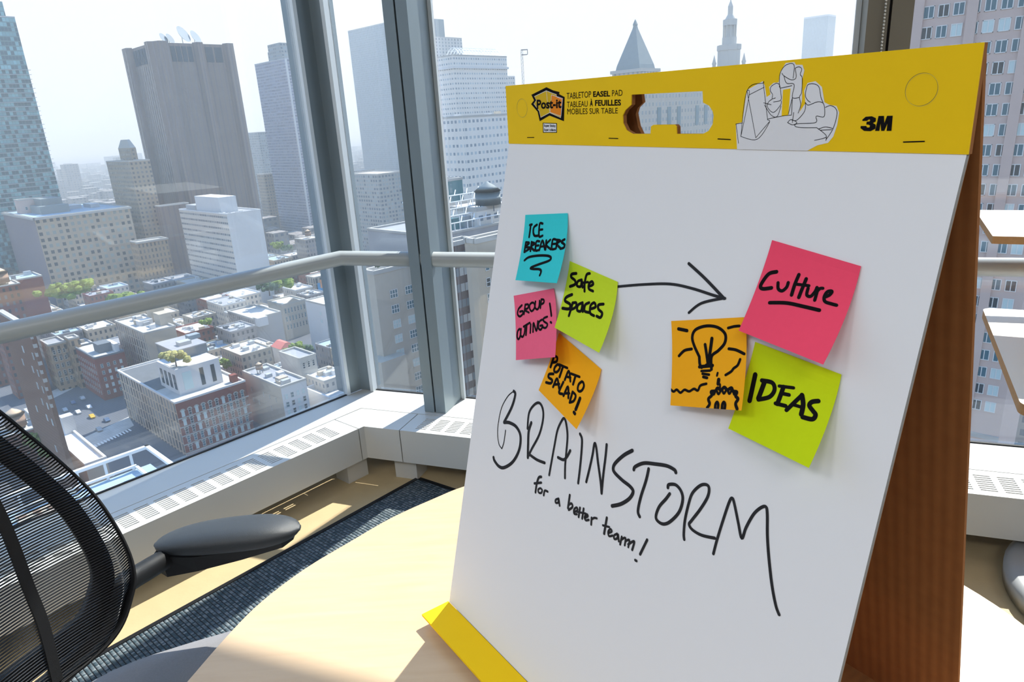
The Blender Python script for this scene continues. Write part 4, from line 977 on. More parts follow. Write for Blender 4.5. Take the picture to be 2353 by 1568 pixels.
for x, y, rr2 in ((u * .42, 10, 7.4), (u * .60, 14, 6.2), (u * .2, 14, 4.6), (u * .29, 16, 4.6)):
    t = MB(); c = V((x, y, H + rr2 * (1.0 if rr2 > 3.5 else .55))); ax = V((.5, -.75, .45)).normalized(); a1 = ax.orthogonal().normalized(); a2 = ax.cross(a1)
    t.rings([[c + (a1 * cos(q) + a2 * sin(q)) * (rr2 * k) + ax * (rr2 * .35 * k * k) for q in [m * math.pi / 9 for m in range(18)]] for k in (.05, .5, .8, 1)])
    t.box(c - V((.2, .2, 0)) - V((0, 0, c.z - H)), (.4, 0, 0), (0, .4, 0), (0, 0, c.z - H)); t.build('satellite_dish', C_['dish'], r_, local=True)
r_, u, v, H = block('apartment_tower', 'grey-blue banded apartment tower with a box on its roof beside the silver corner post', (656, 135), (584, 143), 24.0, F_['slab_apts'], C_['roof_grey'], D=785, par_mat=C_['unit'])
part(r_, 'roof_box', F_['blue_mid'], [(3, v * .18, H, 12, v * .42, 10)]); part(r_, 'roof_box', F_['blue_mid'], [(4, v * .22, H + 10, 10, v * .38, 7)])
part(r_, 'corner_strip', C_['white'], [(-.5, -.5, 0, 1.6, 1.6, H)], label='pale corner strip')
r_, u, v, H = block('ribbed_tower', 'pale blue vertically ribbed slab tower seen between the two silver posts', (918, 46), (799, 70), 55.0, F_['ribbed_blue'], C_['roof_grey'], D=1250, parapet=1.5)
r_, u, v, H = block('stepped_tower', 'pale stepped tower with a dark top right of the deep silver post', (975, 84), 40.0, (1061, 90), F_['pale_hi'], C_['roof_grey'], D=930)
part(r_, 'dark_top', C_['slate'], [(u * .12, 4, H, u * .48, 22, 22)])
r_, u, v, H = block('vaulted_tower', 'pale tower with a barrel-vaulted lattice on its roof beside the easel', (1040, 128), 24.0, (1164, 132), F_['pale_lo'], C_['roof_white'], D=560, parapet=1)
part(r_, 'wing', F_['pale_lo'], [(u, 2, 0, 11, 22, H - 14)]); part(r_, 'wing', F_['pale_lo'], [(u + 11, 4, 0, 8, 18, H - 22)])
part(r_, 'cornice', C_['white'], [(-1, -1, H - 9, u + 2, v + 2, 1.6)])
t = MB(); n = 10
for k in range(15):
    x = u * .16 + k * u * .78 / 14
    t.tube([(x, 2 + 16 * q / n, H + 1 + 6.0 * sin(math.pi * q / n)) for q in range(n + 1)], .22, 4)
for q in (2, 4, 5, 7, 8):
    t.tube([(u * .16, 2 + 16 * q / n, H + 1 + 6.0 * sin(math.pi * q / n)), (u * .94, 2 + 16 * q / n, H + 1 + 6.0 * sin(math.pi * q / n))], .2, 4)
t.build('roof_lattice', C_['steel'], r_, local=True)
r_, u, v, H = block('pale_office_block', 'pale low-windowed office block standing before the vaulted tower, half hidden by the easel', (1064, 270), 26.0, (1240, 252), F_['pale_lo'], C_['roof_white'], D=330)
units(r_, u, v, H, 4, R)
r_, u, v, H = block('teal_glass_block', 'small teal glass block at the foot of the stepped tower', (1022, 418), 14.0, (1062, 411), C_['teal'], C_['roof_grey'], D=260)
# radio mast
P = atD(1203, 205, 640); mt = empty('radio_mast', (P.x, P.y, P.z - 10), 'thin steel radio mast on the skyline left of the yellow header', 'mast')
t = MB(); b_ = V((P.x, P.y, P.z - 10)); Ht = 42
for dx_, dy_ in ((-.9, 0), (.9, 0), (0, .9)): t.tube([b_ + V((dx_, dy_, 0)), b_ + V((dx_, dy_, Ht))], .16, 4)
for k in range(14): t.tube([b_ + V((-.9, 0, k * 3)), b_ + V((.9, 0, k * 3 + 3))], .1, 4)
t.tube([b_ + V((-.5, 0, Ht)), b_ + V((5.2, 0, Ht))], .4, 5); t.tube([b_ + V((-.5, 0, Ht - 4)), b_ + V((4.6, 0, Ht - 4))], .4, 5); t.tube([b_ + V((5, 0, Ht - 4)), b_ + V((5, 0, Ht))], .3, 5)
t.build('lattice', C_['louvre'], mt)
block('mast_block', 'pale block carrying the radio mast behind the easel', (1180, 232), 20, 22.0, F_['pale_lo'], C_['roof_pale'], D=636)
# courthouse with a pyramid roof
Pc = atD(1460, 165, 620); wd = 32
g = gco(Pc); FOOT.append((g[0] - 20, g[0] + 20, g[1] - 20, g[1] + 20))
pc = empty('courthouse_tower', (Pc.x, Pc.y, STREET), 'pale courthouse tower with a dark pyramid roof above the yellow header', 'building', GRID)
Hc = Pc.z - STREET + 1
t = MB(); a_ = wd / 2
t.prism([(-a_ + 2.2, -a_ + 2.2), (a_ - 2.2, -a_ + 2.2), (a_ - 2.2, a_ - 2.2), (-a_ + 2.2, a_ - 2.2)], 0, Hc); t.build('walls', F_['court'], pc, local=True)
t = MB(); sq = lambda s, z: [(-s, -s, z), (s, -s, z), (s, s, z), (-s, s, z)]
k_ = (a_ - 4.5) / 1.0
t.rings([sq(a_ - 4.2, Hc), sq(a_ - 5, Hc + 4), sq(1.6, Hc + 32), sq(1.2, Hc + 34), sq(1.5, Hc + 35), sq(.12, Hc + 39)]); t.build('pyramid_roof', C_['slate'], pc, local=True)
t = MB(); t.prism([(-a_ + 1, -a_ + 1), (a_ - 1, -a_ + 1), (a_ - 1, a_ - 1), (-a_ + 1, a_ - 1)], Hc - 2, Hc + .5); t.build('cornice', C_['limestone'], pc, local=True)
r_, u, v, H = block('municipal_block', 'long pale stone building with tall windows seen through the handle hole', (1420, 214), 30.0, (1680, 206), F_['court'], C_['roof_pale'], D=470, parapet=2)
for k in range(7):
    if k < 3 or k > 3: part(r_, 'tall_window', C_['pane_b'], [(u * (.30 + .085 * k), -.4, H - 24, u * .03, .5, 14)])
# municipal tower: stacked drums
Pm = atD(1674, 145, 780); g = gco(Pm); FOOT.append((g[0] - 20, g[0] + 20, g[1] - 20, g[1] + 20))
mu = empty('spired_tower', (Pm.x, Pm.y, STREET), 'slender tiered stone tower with a statue on top above the yellow header', 'building', GRID)
sc_ = 780 / F_PX * 1.0; zb = Pm.z - STREET
def drum(name, rr, z0_, z1_, n=16, mat='limestone', rot=0.0):
    t = MB(); t.rings([[(rr * cos(2 * math.pi * q / n + rot), rr * sin(2 * math.pi * q / n + rot), z) for q in range(n)] for z in (z0_, z1_)]); return t.build(name, C_[mat], mu, local=True)
drum('shaft', 16.0, 0, zb - 3, 4, rot=math.pi / 4)
drum('lower_tier', 11.0, zb - 3, zb + 12, 8, rot=.39); drum('cornice', 11.8, zb + 12, zb + 17, 8, rot=.39); drum('drum', 7.0, zb + 17, zb + 24)
drum('core', 4.0, zb + 24, zb + 35)
for q in range(10):
    a = 2 * math.pi * q / 10; t = MB(); t.tube([(6.1 * cos(a), 6.1 * sin(a), zb + 24), (6.1 * cos(a), 6.1 * sin(a), zb + 35)], .5, 6); t.build('column', C_['limestone'], mu, local=True)
drum('upper_ring', 6.8, zb + 35, zb + 40.5); drum('lantern', 2.4, zb + 44, zb + 52)
t = MB(); t.lathe((0, 0, 0), [(5.2, zb + 40.5), (2.6, zb + 45)], 16); t.build('cupola', C_['limestone'], mu, local=True)
t = MB(); t.lathe((0, 0, 0), [(2.6, zb + 52), (.6, zb + 57), (.3, zb + 59)], 12); t.build('lantern_cap', C_['limestone'], mu, local=True)
t = MB(); t.tube([(0, 0, zb + 58), (.2, 0, zb + 62), (0, .1, zb + 65), (.3, 0, zb + 68)], [.35, .9, .7, .25], 8); t.build('statue', C_['tank_cone'], mu, local=True)
for px_ in (1641, 1709):
    q = atD(px_, 146, 770); l_ = Matrix.Rotation(-GRID, 4, 'Z') @ (V((q.x, q.y, 0)) - V((Pm.x, Pm.y, 0)))
    t = MB(); t.lathe((l_.x, l_.y, 0), [(1.8, zb - 30), (1.8, zb - 1), (2.3, zb - 1), (2.3, zb + .6), (1.9, zb + .6), (.1, zb + 8)], 8); t.build('finial', C_['limestone'], mu, local=True)
block('hazy_glass_tower', 'faint pale blue glass tower in the haze left of the brown window post', (1904, 36), (1848, 37), (1921, 36), F_['ribbed_blue'], C_['roof_white'], D=2300, parapet=4, par_mat=C_['white'])
block('hazy_tower', 'hazy blue tower on the horizon just right of the windowless tower', (592, 305), (570, 306), 20.0, F_['blue_mid'], C_['roof_grey'], D=1100)

# --- pinkish apartment tower filling the right edge
r_, u, v, H = block('pink_apartment_tower', 'big pinkish stone apartment tower with paired windows at the right edge of the view', (2520, -260), (2068, -250), 30.0, C_['pink'], C_['roof_grey'], D=150)
windows(r_, 'L', 1.0, v - 1.0, H - 88, H - 6, 11, 24, 1.75, 2.1, 'double', ['pane_b', 'pane_b', 'pane_d', 'pane_w'], R)
for k in range(3): part(r_, 'pier', C_['pink'], [(-.5, v * (.18 + .3 * k), 0, .6, 1.6, H)])
for k in range(3): part(r_, 'string_course', C_['limestone'], [(-.35, 0, H - 93 - 9 * k, .5, v, .9)])

# --- middle distance, left window
block('beige_setback_tower', 'tall old beige tower with a peaked top beyond the grid-windowed office block', (296, 372), (238, 348), (345, 372), F_['old_tower'], C_['roof_pale'], D=652)
r_, u, v, H = block('peaked_tower', 'slim old tower with a hipped roof rising behind the beige tower', (299, 340), (271, 340), (312, 340), F_['old_tower'], C_['roof_pale'], D=690, parapet=0)
t = MB(); t.rings([[(0, 0, H), (u, 0, H), (u, v, H), (0, v, H)], [(u * .25, v * .25, H + 7), (u * .75, v * .25, H + 7), (u * .75, v * .75, H + 7), (u * .25, v * .75, H + 7)]]); t.build('hipped_roof', C_['limestone'], r_, local=True)
r_, u, v, H = block('office_block', 'broad beige office block with a regular grid of small windows', (78, 503), (12, 512), (298, 477), F_['office'], C_['roof_blue'], D=620, mats=[F_['office'], C_['purple']])  # blank left face: its shadow is put into the darker mauve colour
part(r_, 'cornice', C_['limestone'], [(-1, -1, H - 1.2, u + 2, 1.4, 1.6), (-1, -1, H - 1.2, 1.4, v + 2, 1.6)])
for k, (x, y, a, b, c) in enumerate(((.18, .3, .3, .3, 6), (.24, .4, .22, .3, 11), (.55, .5, .14, .2, 3), (.75, .4, .1, .2, 3))): part(r_, 'rooftop_unit', C_['slate'] if k < 2 else C_['unit'], [(u * x, v * y, H, u * a, v * b, c)])
r_, u, v, H = block('tan_corner_block', 'blocky tan tower at the left edge just above the office block', (42, 462), 14.0, (112, 456), C_['pink'], C_['roof_pale'], D=680)
windows(r_, 'R', 2, u - 2, H - 28, H - 4, 4, 5, 1.8, 2.4, 'single', ['pane_d', 'pane_b'], R)
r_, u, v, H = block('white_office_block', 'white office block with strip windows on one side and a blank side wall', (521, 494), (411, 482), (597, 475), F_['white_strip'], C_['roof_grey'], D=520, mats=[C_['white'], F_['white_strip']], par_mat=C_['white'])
part(r_, 'roof_box', C_['white'], [(u * .12, v * .18, H, u * .5, v * .5, 11)]); part(r_, 'roof_box', C_['unit'], [(u * .1, v * .7, H, u * .3, v * .2, 4)]); units(r_, u, v * .2, H, 4, R, .8)
block('beige_window_tower', 'beige window-grid tower between the white office block and the banded apartment tower', (606, 402), (590, 402), (640, 400), F_['old_tower'], C_['roof_pale'], D=860)
block('mauve_block', 'dark mauve block beside the office block with a stepped roof', (325, 489), (299, 486), (352, 486), C_['purple'], C_['roof_grey'], D=665)
block('brown_shaft', 'narrow purple-brown shaft before the foot of the windowless tower', (366, 476), (356, 477), (434, 470), F_['long_lines'], C_['roof_grey'], D=640)
r_, u, v, H = block('ornate_tan_block', 'small ornate tan block with a planted roof terrace beside the purple-brown shaft', (314, 560), 14.0, (384, 549), F_['tan_small'], C_['roof_pale'], D=600, parapet=1.2)
part(r_, 'cornice', C_['limestone'], [(-.8, -.8, H - .4, u + 1.6, 1.2, 1.2)])
r_, u, v, H = block('maroon_block', 'low maroon brick block with a grey roof at the left edge under the office block', (-60, 662), 20.0, (98, 640), C_['brick'], C_['roof_blue'], D=505)
units(r_, u, v, H, 5, R)
block('maroon_loft', 'maroon brick loft glimpsed under the handrail left of the corner post', (668, 625), (648, 615), (742, 604), F_['fill_b'], C_['roof_grey'], D=580)
r_, u, v, H = block('mural_block', 'pale block with a colourful painted wall just left of the corner post', (722, 640), (703, 640), (770, 622), F_['column_loft'], C_['roof_white'], D=500)
part(r_, 'mural', plain('mural_blue', (0.06, 0.32, 0.62), .8, noise=.5, nscale=.4), [(u * .10, -.3, H - 16, u * .30, .35, 12)], label='blue and orange painted mural')
part(r_, 'mural', plain('mural_orange', (0.75, 0.30, 0.12), .8, noise=.5, nscale=.4), [(u * .22, -.32, H - 8, u * .22, .3, 6)])
r_, u, v, H = block('gabled_block', 'pale block with rows of arched windows and a low gable left of the corner post', (648, 703), 18.0, (702, 688), C_['beige'], C_['roof_white'], zr=-98)
windows(r_, 'R', .6, u - .6, H - 17, H - 1.5, 7, 3, .9, 2.6, 'arch', ['pane_d', 'pane_b'], R)
t = MB(); t.prism([(u * .2, 0), (u * .8, 0), (u * .8, .6), (u * .2, .6)], H, H + .1); t.rings([[(u * .15, 0, H), (u * .85, 0, H), (u * .85, 1, H), (u * .15, 1, H)], [(u * .48, 0, H + 3), (u * .52, 0, H + 3), (u * .52, 1, H + 3), (u * .48, 1, H + 3)]]); t.build('gable', C_['beige'], r_, local=True)
r_, u, v, H = block('blank_white_block', 'blank white-walled block with a few windows touching the corner post', (745, 703), (701, 692), 16.0, C_['white'], C_['roof_white'], zr=-91)
windows(r_, 'R', 1, 9, H - 17, H - 3, 1, 3, 1.9, 2.2, 'double', ['pane_b'], R); windows(r_, 'L', 2, 8, H - 12, H - 3, 1, 2, 1.9, 2.2, 'double', ['pane_w'], R)
r_, u, v, H = block('lilac_warehouse', 'low lilac-grey warehouse with a pale roof in the middle of the roofscape', (581, 735), (522, 714), (645, 712), C_['concrete'], C_['roof_pale'], zr=-98, mats=[C_['concrete'], F_['fill_d']])
part(r_, 'rooftop_unit', C_['white'], [(1, -4, H - 4, 6, 6, 5)])

# --- near lofts at the bottom of the left window
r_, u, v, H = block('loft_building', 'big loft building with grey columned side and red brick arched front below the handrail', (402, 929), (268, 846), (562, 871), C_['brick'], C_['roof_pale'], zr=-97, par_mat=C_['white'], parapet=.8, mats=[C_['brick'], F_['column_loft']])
windows(r_, 'R', .8, u - .8, 1.0, H - 3.2, 10, 5, 1.25, 2.3, 'arch', ['pane_d', 'pane_b', 'pane_w'], R)
for k in range(5): part(r_, 'string_course', C_['limestone'], [(-.2, -.3, H - 3 - (H - 4) * (k + 1) / 5, u + .4, .4, .4)])
part(r_, 'dark_roof', C_['roof_dark'], [(1, v * .35, H + .02, u * .55, v * .62, .12)])
pw, pd = u * .62, v * .30
part(r_, 'penthouse', C_['white'], [(u * .18, v * .12, H, pw, pd, 11)]); part(r_, 'penthouse_core', C_['unit_dark'], [(u * .36, v * .30, H, pw * .75, pd * 1.0, 15)])
part(r_, 'penthouse_roof', C_['roof_grey'], [(u * .35, v * .295, H + 15, pw * .78, pd * 1.03, .5)])
part(r_, 'terrace', C_['roof_pale'], [(u * .19, v * .125, H + 11, pw * .45, pd * .6, .15)])
for k in range(4): part(r_, 'penthouse_window', C_['pane_d'], [(u * .18 - .12, v * .14 + k * 4.4, H + 2, .2, 2.4, 6.5)])
for k, x in enumerate((.26, .50, .66)): part(r_, 'penthouse_window', C_['pane_w' if k == 0 else 'pane_d'], [(u * x, v * .12 - .12, H + 1.5, 3.6 if k == 0 else 1.6, .2, 7.5)])
part(r_, 'rooftop_unit', C_['unit'], [(u * .5, v * .36, H + 15.5, 5, 4, 1.5)]); part(r_, 'rooftop_unit', C_['dish'], [(u * .72, v * .45, H + 15.5, 5, 4, 1.8)]); part(r_, 'chimney', C_['brick'], [(u * .86, 3, H, 2.6, 2.6, 3.2)])
def on_roof(root, x, y, z): return WM[root] @ V((x, y, z))
tree(on_roof(r_, u * .25, v * .17, H + 11.2), 6.5, 7.5, 'leaf_pale', 'pale feathery tree on the white penthouse terrace', R, group='rooftop trees')
tree(on_roof(r_, u * .75, v * .20, H), 4, 4, 'leaf_dark', 'small dark shrub on the loft roof beside the penthouse', R, 'shrub', 'shrub', 'rooftop trees')
r_, u, v, H = block('columned_building', 'cream building with tall columned windows and a cluttered pale roof behind the white penthouse', (331, 769), (265, 746), (402, 747), C_['cream'], C_['roof_pale'], zr=-88, par_mat=C_['limestone'], mats=[C_['cream'], F_['column_loft']])
part(r_, 'rooftop_unit', C_['white'], [(u * .3, v * .45, H, u * .45, v * .12, 2.4)]); part(r_, 'bulkhead', C_['cream'], [(u * .75, v * .2, H, 6, 8, 6)]); part(r_, 'bulkhead', C_['cream'], [(u * .78, v * .5, H, 7, 6, 9)]); units(r_, u, v, H, 5, R)
r_, u, v, H = block('red_brick_block', 'small red brick block with a dark roof box and black cornice', (217, 826), (171, 799), (284, 804), C_['brick'], C_['roof_pale'], zr=-98, par_mat=C_['unit_dark'])
windows(r_, 'R', 1, u - 1, 2, H - 2.5, 4, 5, 1.2, 2.0, 'single', ['pane_b', 'pane_w'], R); windows(r_, 'L', 1, v - 1, 2, H - 2.5, 9, 5, 1.1, 2.0, 'single', ['pane_d'], R)
part(r_, 'bulkhead', C_['unit_dark'], [(u * .35, v * .25, H, u * .45, v * .25, 4.5)]); part(r_, 'rooftop_unit', C_['white'], [(u * .8, v * .12, H, u * .15, v * .4, 4)])
r_, u, v, H = block('fire_escape_block', 'narrow tan block with dark fire escapes left of the red brick block', (111, 796), (92, 783), (150, 781), F_['tan_small'], C_['roof_grey'], zr=-95)
windows(r_, 'R', .6, u - .6, 4, H - 2, 3, 5, 1.2, 2.2, 'single', ['pane_d'], R)
block('arcaded_tan_block', 'tan arcaded block joined to the fire escape block', (158, 782), 8.0, (180, 770), F_['tan_small'], C_['roof_pale'], zr=-93)
r_, u, v, H = block('brown_brick_tower', 'tall brown brick tower with white corner stones at the left edge under the handrail', (68, 762), 40.0, (79, 759), C_['brown'], C_['roof_grey'], D=245)
windows(r_, 'L', 1.5, 26, H - 45, H - 6, 4, 7, 1.5, 2.2, 'double', ['pane_d', 'pane_w'], R, .6)
for k in range(int(H / 1.4)):
    if k > 30 and k % 2 == 0: part(r_, 'quoin', C_['limestone'], [(-.12, -.12, k * 1.4, 1.0 if k % 4 else .6, .6 if k % 4 else 1.0, 1.2)])
r_, u, v, H = block('cream_side_block', 'cream building with a tall blank side wall above the window sill near the corner', (645, 893), (556, 846), (702, 867), C_['cream'], C_['roof_grey'], zr=-97, mats=[C_['white'], C_['cream']])
windows(r_, 'R', .6, u - .6, 3, H - 2.5, 4, 5, 1.5, 2.4, 'single', ['pane_d', 'pane_b', 'pane_w'], R)
windows(r_, 'L', 3, v - 3, H - 14, H - 4, 5, 2, .5, 2.2, 'single', ['pane_d'], R, .3); units(r_, u, v, H, 7, R)
r_, u, v, H = block('arched_grey_block', 'low grey block with arched windows behind the cream building', (688, 828), 18.0, (725, 812), C_['limestone'], C_['roof_grey'], zr=-95)
windows(r_, 'R', .5, u - .5, H - 6, H - 1, 3, 1, 1.3, 2.2, 'arch', ['pane_d'], R)
r_, u, v, H = block('stepped_white_block', 'low stepped white block beside the corner post above the sill', (745, 880), (700, 860), (800, 850), F_['fill_c'], C_['roof_white'], zr=-103); units(r_, u, v, H, 6, R, 1, .1)
r_, u, v, H = block('walled_yard', 'low walled yard with a gravel roof at the foot of the corner post', (760, 925), (700, 890), (830, 890), C_['white'], C_['roof_pale'], zr=-108, parapet=2.2, par_mat=C_['white'])

# own building's lower roof with a white railing frame
zd = -66.0
P = onz(335, 1024, zd); dk = empty('roof_terrace', (P.x, P.y, STREET), 'roof terrace with a white beam frame just below the left window sill', 'roof terrace', GRID)
du, dv, hh = run(P, gx, 405, 1064), 0, zd - STREET
la, lb = 24.0, 21.0      # along heading 134 (towards us) and along heading 224
t = MB(); t.box((-40, -30, 0), (40, 0, 0), (0, 30, 0), (0, 0, hh - 5)); t.build('walls', C_['slate'], dk, local=True)
t = MB(); t.box((-40, -30, hh - 5), (40, 0, 0), (0, 30, 0), (0, 0, .2)); t.build('roof', C_['roof_blue'], dk, local=True)
t = MB(); t.box((-40, -.9, hh - .6), (40.5, 0, 0), (0, .9, 0), (0, 0, .7)); t.box((-.4, -30, hh - .6), (.9, 0, 0), (0, 30, 0), (0, 0, .7)); t.build('beam', C_['steel'], dk, local=True)
t = MB(); t.box((-40, -4.5, hh - 2.4), (36, 0, 0), (0, .6, 0), (0, 0, .5)); t.box((-4.5, -30, hh - 2.4), (.6, 0, 0), (0, 25, 0), (0, 0, .5)); t.build('inner_beam', C_['steel'], dk, local=True)
for k in range(7):
    t = MB(); t.box((-4 - 5.5 * k, -.7, hh - 5), (.5, 0, 0), (0, .5, 0), (0, 0, 4.6)); t.build('post', C_['steel'], dk, local=True)
t = MB(); t.box((-28, -14, hh - 4.8), (10, 0, 0), (0, 8, 0), (0, 0, 2.0)); t.build('cooling_unit', C_['cream'], dk, local=True)
for i in range(4):
    for j in range(3):
        t = MB(); t.lathe((-27 + i * 2.5, -13 + j * 2.6, 0), [(.75, hh - 2.8), (.75, hh - 2.55), (.2, hh - 2.6)], 12); t.build('fan', C_['tank'], dk, local=True)
part(dk, 'hatch', C_['white'], [(-14, -12, hh - 4.8, 6, 5, 1.2)])

# --- right of the deep silver post
r_, u, v, H = block('beige_apartment_block', 'beige apartment block with white windows between the two silver posts', (859, 632), (835, 636), 22.0, C_['beige'], C_['roof_white'], D=150)
windows(r_, 'R', 2.5, 20, H - 46, H - 3.5, 4, 12, 2.2, 2.0, 'triple', ['pane_b', 'pane_w', 'pane_b'], R)
for k in range(7): tree(on_roof(r_, 2 + k * 2.6, 1.2, H + .5), 1.5, .9, 'leaf_dark', 'small dark potted shrub in a row on the beige block roof edge', R, 'potted_shrub', 'potted shrub', 'potted shrubs on the beige roof', False)
part(r_, 'wing', C_['beige'], [(-3, -3, 0, 7, 5, H - 19)])
block('grey_window_block', 'grey-blue window-grid block above the handrail between the two silver posts', (868, 402), (800, 432), (930, 384), F_['blue_mid'], C_['roof_pale'], D=600)
block('white_flat_block', 'low white block with small windows left of the beige apartment block', (824, 690), 14.0, 20.0, F_['fill_c'], C_['roof_white'], zr=-98)
r_, u, v, H = block('brown_banded_tower', 'tower with brown bands and ribbon windows right of the deep silver post', (1040, 566), 4.0, (1092, 556), F_['band_brown'], C_['roof_grey'], D=140)
r2, u2, v2, H2_ = block('cream_panel_tower', 'cream tower with single windows touching the easel edge', (1094, 560), 3.0, 16.0, C_['cream'], C_['roof_pale'], D=121)
windows(r2, 'R', 1, 9, H2_ - 42, H2_ - 3, 3, 13, 1.1, 1.7, 'single', ['pane_b', 'pane_d'], R)
r_, u, v, H = block('plant_roof_block', 'roof crowded with white steel frames above the handrail beside the easel', (1004, 545), 26.0, 26.0, C_['concrete'], C_['roof_grey'], D=152, parapet=.5)
for k in range(5):
    t = MB(); z_ = H + 2.2 + k * 1.2
    t.tube([(0, .5 + k * 2.6, z_), (26, .5 + k * 2.6, z_)], .16, 5)
    for q in range(7): t.tube([(q * 4, .5 + k * 2.6, z_), (q * 4 + 2, 2.2 + k * 2.6, z_ + 1.0)], .12, 5); t.tube([(q * 4 + 2, .5 + k * 2.6, H), (q * 4 + 2, .5 + k * 2.6, z_)], .12, 5)
    t.build('steel_frame', C_['steel'], r_, local=True)
for k in range(4): part(r_, 'cooling_unit', C_['teal'] if k % 2 else C_['unit'], [(2 + k * 5.2, 4, H, 3.4, 3.4, 2.6)])
tank(atD(1122, 470, 168) - Z * 1.5, 3.1, 3.2, 'dark green-grey water tank above the steel frames beside the easel', 'slate', 'slate', 1.5)
P = atD(1130, 470, 170); block('tank_block', 'pale block carrying the dark water tank beside the easel', (1095, 486), 16.0, 18.0, F_['pale_lo'], C_['roof_pale'], D=163)

def under(P, w, label, mat):
    q = P - gx * w / 2 - gy * w / 2
    block('tank_house', label, proj(q), w, w, mat, C_['roof_pale'], zr=P.z - .01, parapet=.6)
under(onz(40, 985, -104), 13.0, 'low brown block carrying the cone-roofed water tank beside the chair back', F_['fill_b'])
under(onz(709, 547, -80), 16.0, 'grey block carrying the small wooden water tank left of the corner post', F_['fill_d'])
under(onz(0, 655, -62), 14.0, 'brown block carrying the round tan tank roof at the left edge', F_['fill_b'])
# --- street furniture of the skyline: water tanks, trees, cars
tank(onz(40, 985, -104) , 3.6, 5.0, 'water tank with a pale cone roof beside the black chair back', 'tank_cone', 'tank', 1.0)
tank(onz(709, 547, -80), 2.4, 3.2, 'small wooden water tank with a pale cone left of the corner post', leg=2)
tank(onz(598, 858, -97), 1.5, 2.0, 'tiny water tank with an orange cone among the low roofs', leg=2)
P = onz(0, 655, -62); tank(P, 4.5, 5, 'round tan tank roof cut by the left edge above the maroon block', 'tank_cone', 'tank', 1)
for (px_, py_, z_, h_, w_, mt_, lb_) in ((150, 690, -86, 9, 16, 'leaf', 'broad yellow-green tree clump above the handrail at far left'), (185, 682, -84, 9, 13, 'leaf', 'yellow-green tree right of the broad clump above the handrail'),
        (285, 694, -93, 4, 16, 'leaf', 'bright green rooftop hedge touching the handrail'), (640, 672, -92, 11, 14, 'leaf', 'green tree under the handrail before the maroon loft'), (620, 680, -92, 9, 10, 'leaf_dark', 'dark green tree left of the tree before the maroon loft'),
        (685, 815, -100, 6, 7, 'leaf', 'small yellow tree beside the coral roof'), (700, 822, -102, 6, 9, 'leaf_dark', 'dark tree right of the small yellow tree'), (522, 852, -106, 6, 6, 'leaf', 'bright green tree in a wooden roof garden'),
        (100, 1030, -100, 6, 7, 'leaf', 'yellow-green tree on a terrace beside the chair back'), (125, 1050, -101, 4, 6, 'leaf', 'green shrub on the terrace wall beside the chair back'), (475, 748, -95, 3, 6, 'leaf', 'green planted roof patch behind the penthouse'),
        (640, 577, -88, 7, 9, 'leaf', 'green tree at the foot of the banded apartment tower'), (662, 580, -88, 5, 8, 'leaf_dark', 'dark tree at the foot of the banded apartment tower')):
    tree(onz(px_, py_, z_), h_, w_, mt_, lb_, R)
r_, u, v, H = block('coral_roofed_shed', 'small shed with a coral red pitched roof among white roofs', (645, 803), 9.0, 8.0, C_['white'], C_['roof_white'], zr=-104, parapet=0)
t = MB(); t.rings([[(-.5, -.5, H), (u + .5, -.5, H), (u + .5, v + .5, H), (-.5, v + .5, H)], [(u * .4, 0, H + 2.6), (u * .6, 0, H + 2.6), (u * .6, v, H + 2.6), (u * .4, v, H + 2.6)]]); t.build('pitched_roof', C_['red_roof'], r_, local=True)

r_, u, v, H = block('terrace_house', 'low cream house with a sunny terrace and white boxes beside the chair back', (196, 1072), (62, 962), (240, 1036), C_['cream'], C_['roof_white'], zr=-103, parapet=1.0, par_mat=C_['white'])
part(r_, 'bulkhead', C_['white'], [(u * .55, v * .45, H, 4, 4, 7)]); part(r_, 'bulkhead', C_['cream'], [(u * .2, v * .78, H, 6, 5, 4)]); part(r_, 'rooftop_unit', C_['unit_dark'], [(u * .2, v * .55, H, 4, 3, 2)]); part(r_, 'rooftop_unit', C_['white'], [(u * .45, v * .62, H, 5, 5, 1.5)])
def flat(name, pts, mat, label, dz=.02, kind='structure', cat=None):
    t = MB(); q = [onz(x, y, STREET + dz) for x, y in pts]
    if (q[1] - q[0]).cross(q[2] - q[0]).z < 0: q = q[::-1]
    t.face(q); return tag(t.build(name, mat), label, cat, kind=kind)
flat('pavement', [(180, 1012), (296, 958), (308, 978), (212, 1034)], C_['roof_pale'], 'sunlit pale pavement before the loft building')
flat('pavement', [(106, 905), (150, 885), (168, 893), (118, 918)], C_['roof_pale'], 'sunlit pale pavement at the far end of the dark street')
t = MB()
for k in range(14):
    a = onz(200, 1030, STREET + .05).lerp(onz(300, 984, STREET + .05), k / 14); t.box(a, gx * .7, -gy * 3.2, Z * .02)
tag(t.build('crosswalk', C_['roof_white']), 'white striped crosswalk below the pale pavement', 'crosswalk')
def car(P, rz, mat, label, group):
    root = empty('car', P, label, 'car', rz, group)
    t = MB(); pr = [(-2.2, .3), (-2.2, .85), (-1.2, 1.0), (-.6, 1.5), (1.0, 1.5), (1.6, 1.0), (2.2, .9), (2.2, .3)]
    t.rings([[(x, y, z_) for x, z_ in pr] for y in (-.9, .9)]); t.build('body', mat, root, local=True)
    t = MB(); t.rings([[(x, y, z_) for x, z_ in ((-1.1, 1.02), (-.58, 1.42), (.95, 1.42), (1.45, 1.02))] for y in (-.92, .92)]); t.build('glazing', C_['pane_d'], root, local=True)
    for x in (-1.35, 1.35):
        for y in (-.85, .85):
            t = MB(); t.tube([(x, y - .1, .33), (x, y + .1, .33)], .33, 10); t.build('wheel', C_['unit_dark'], root, local=True)
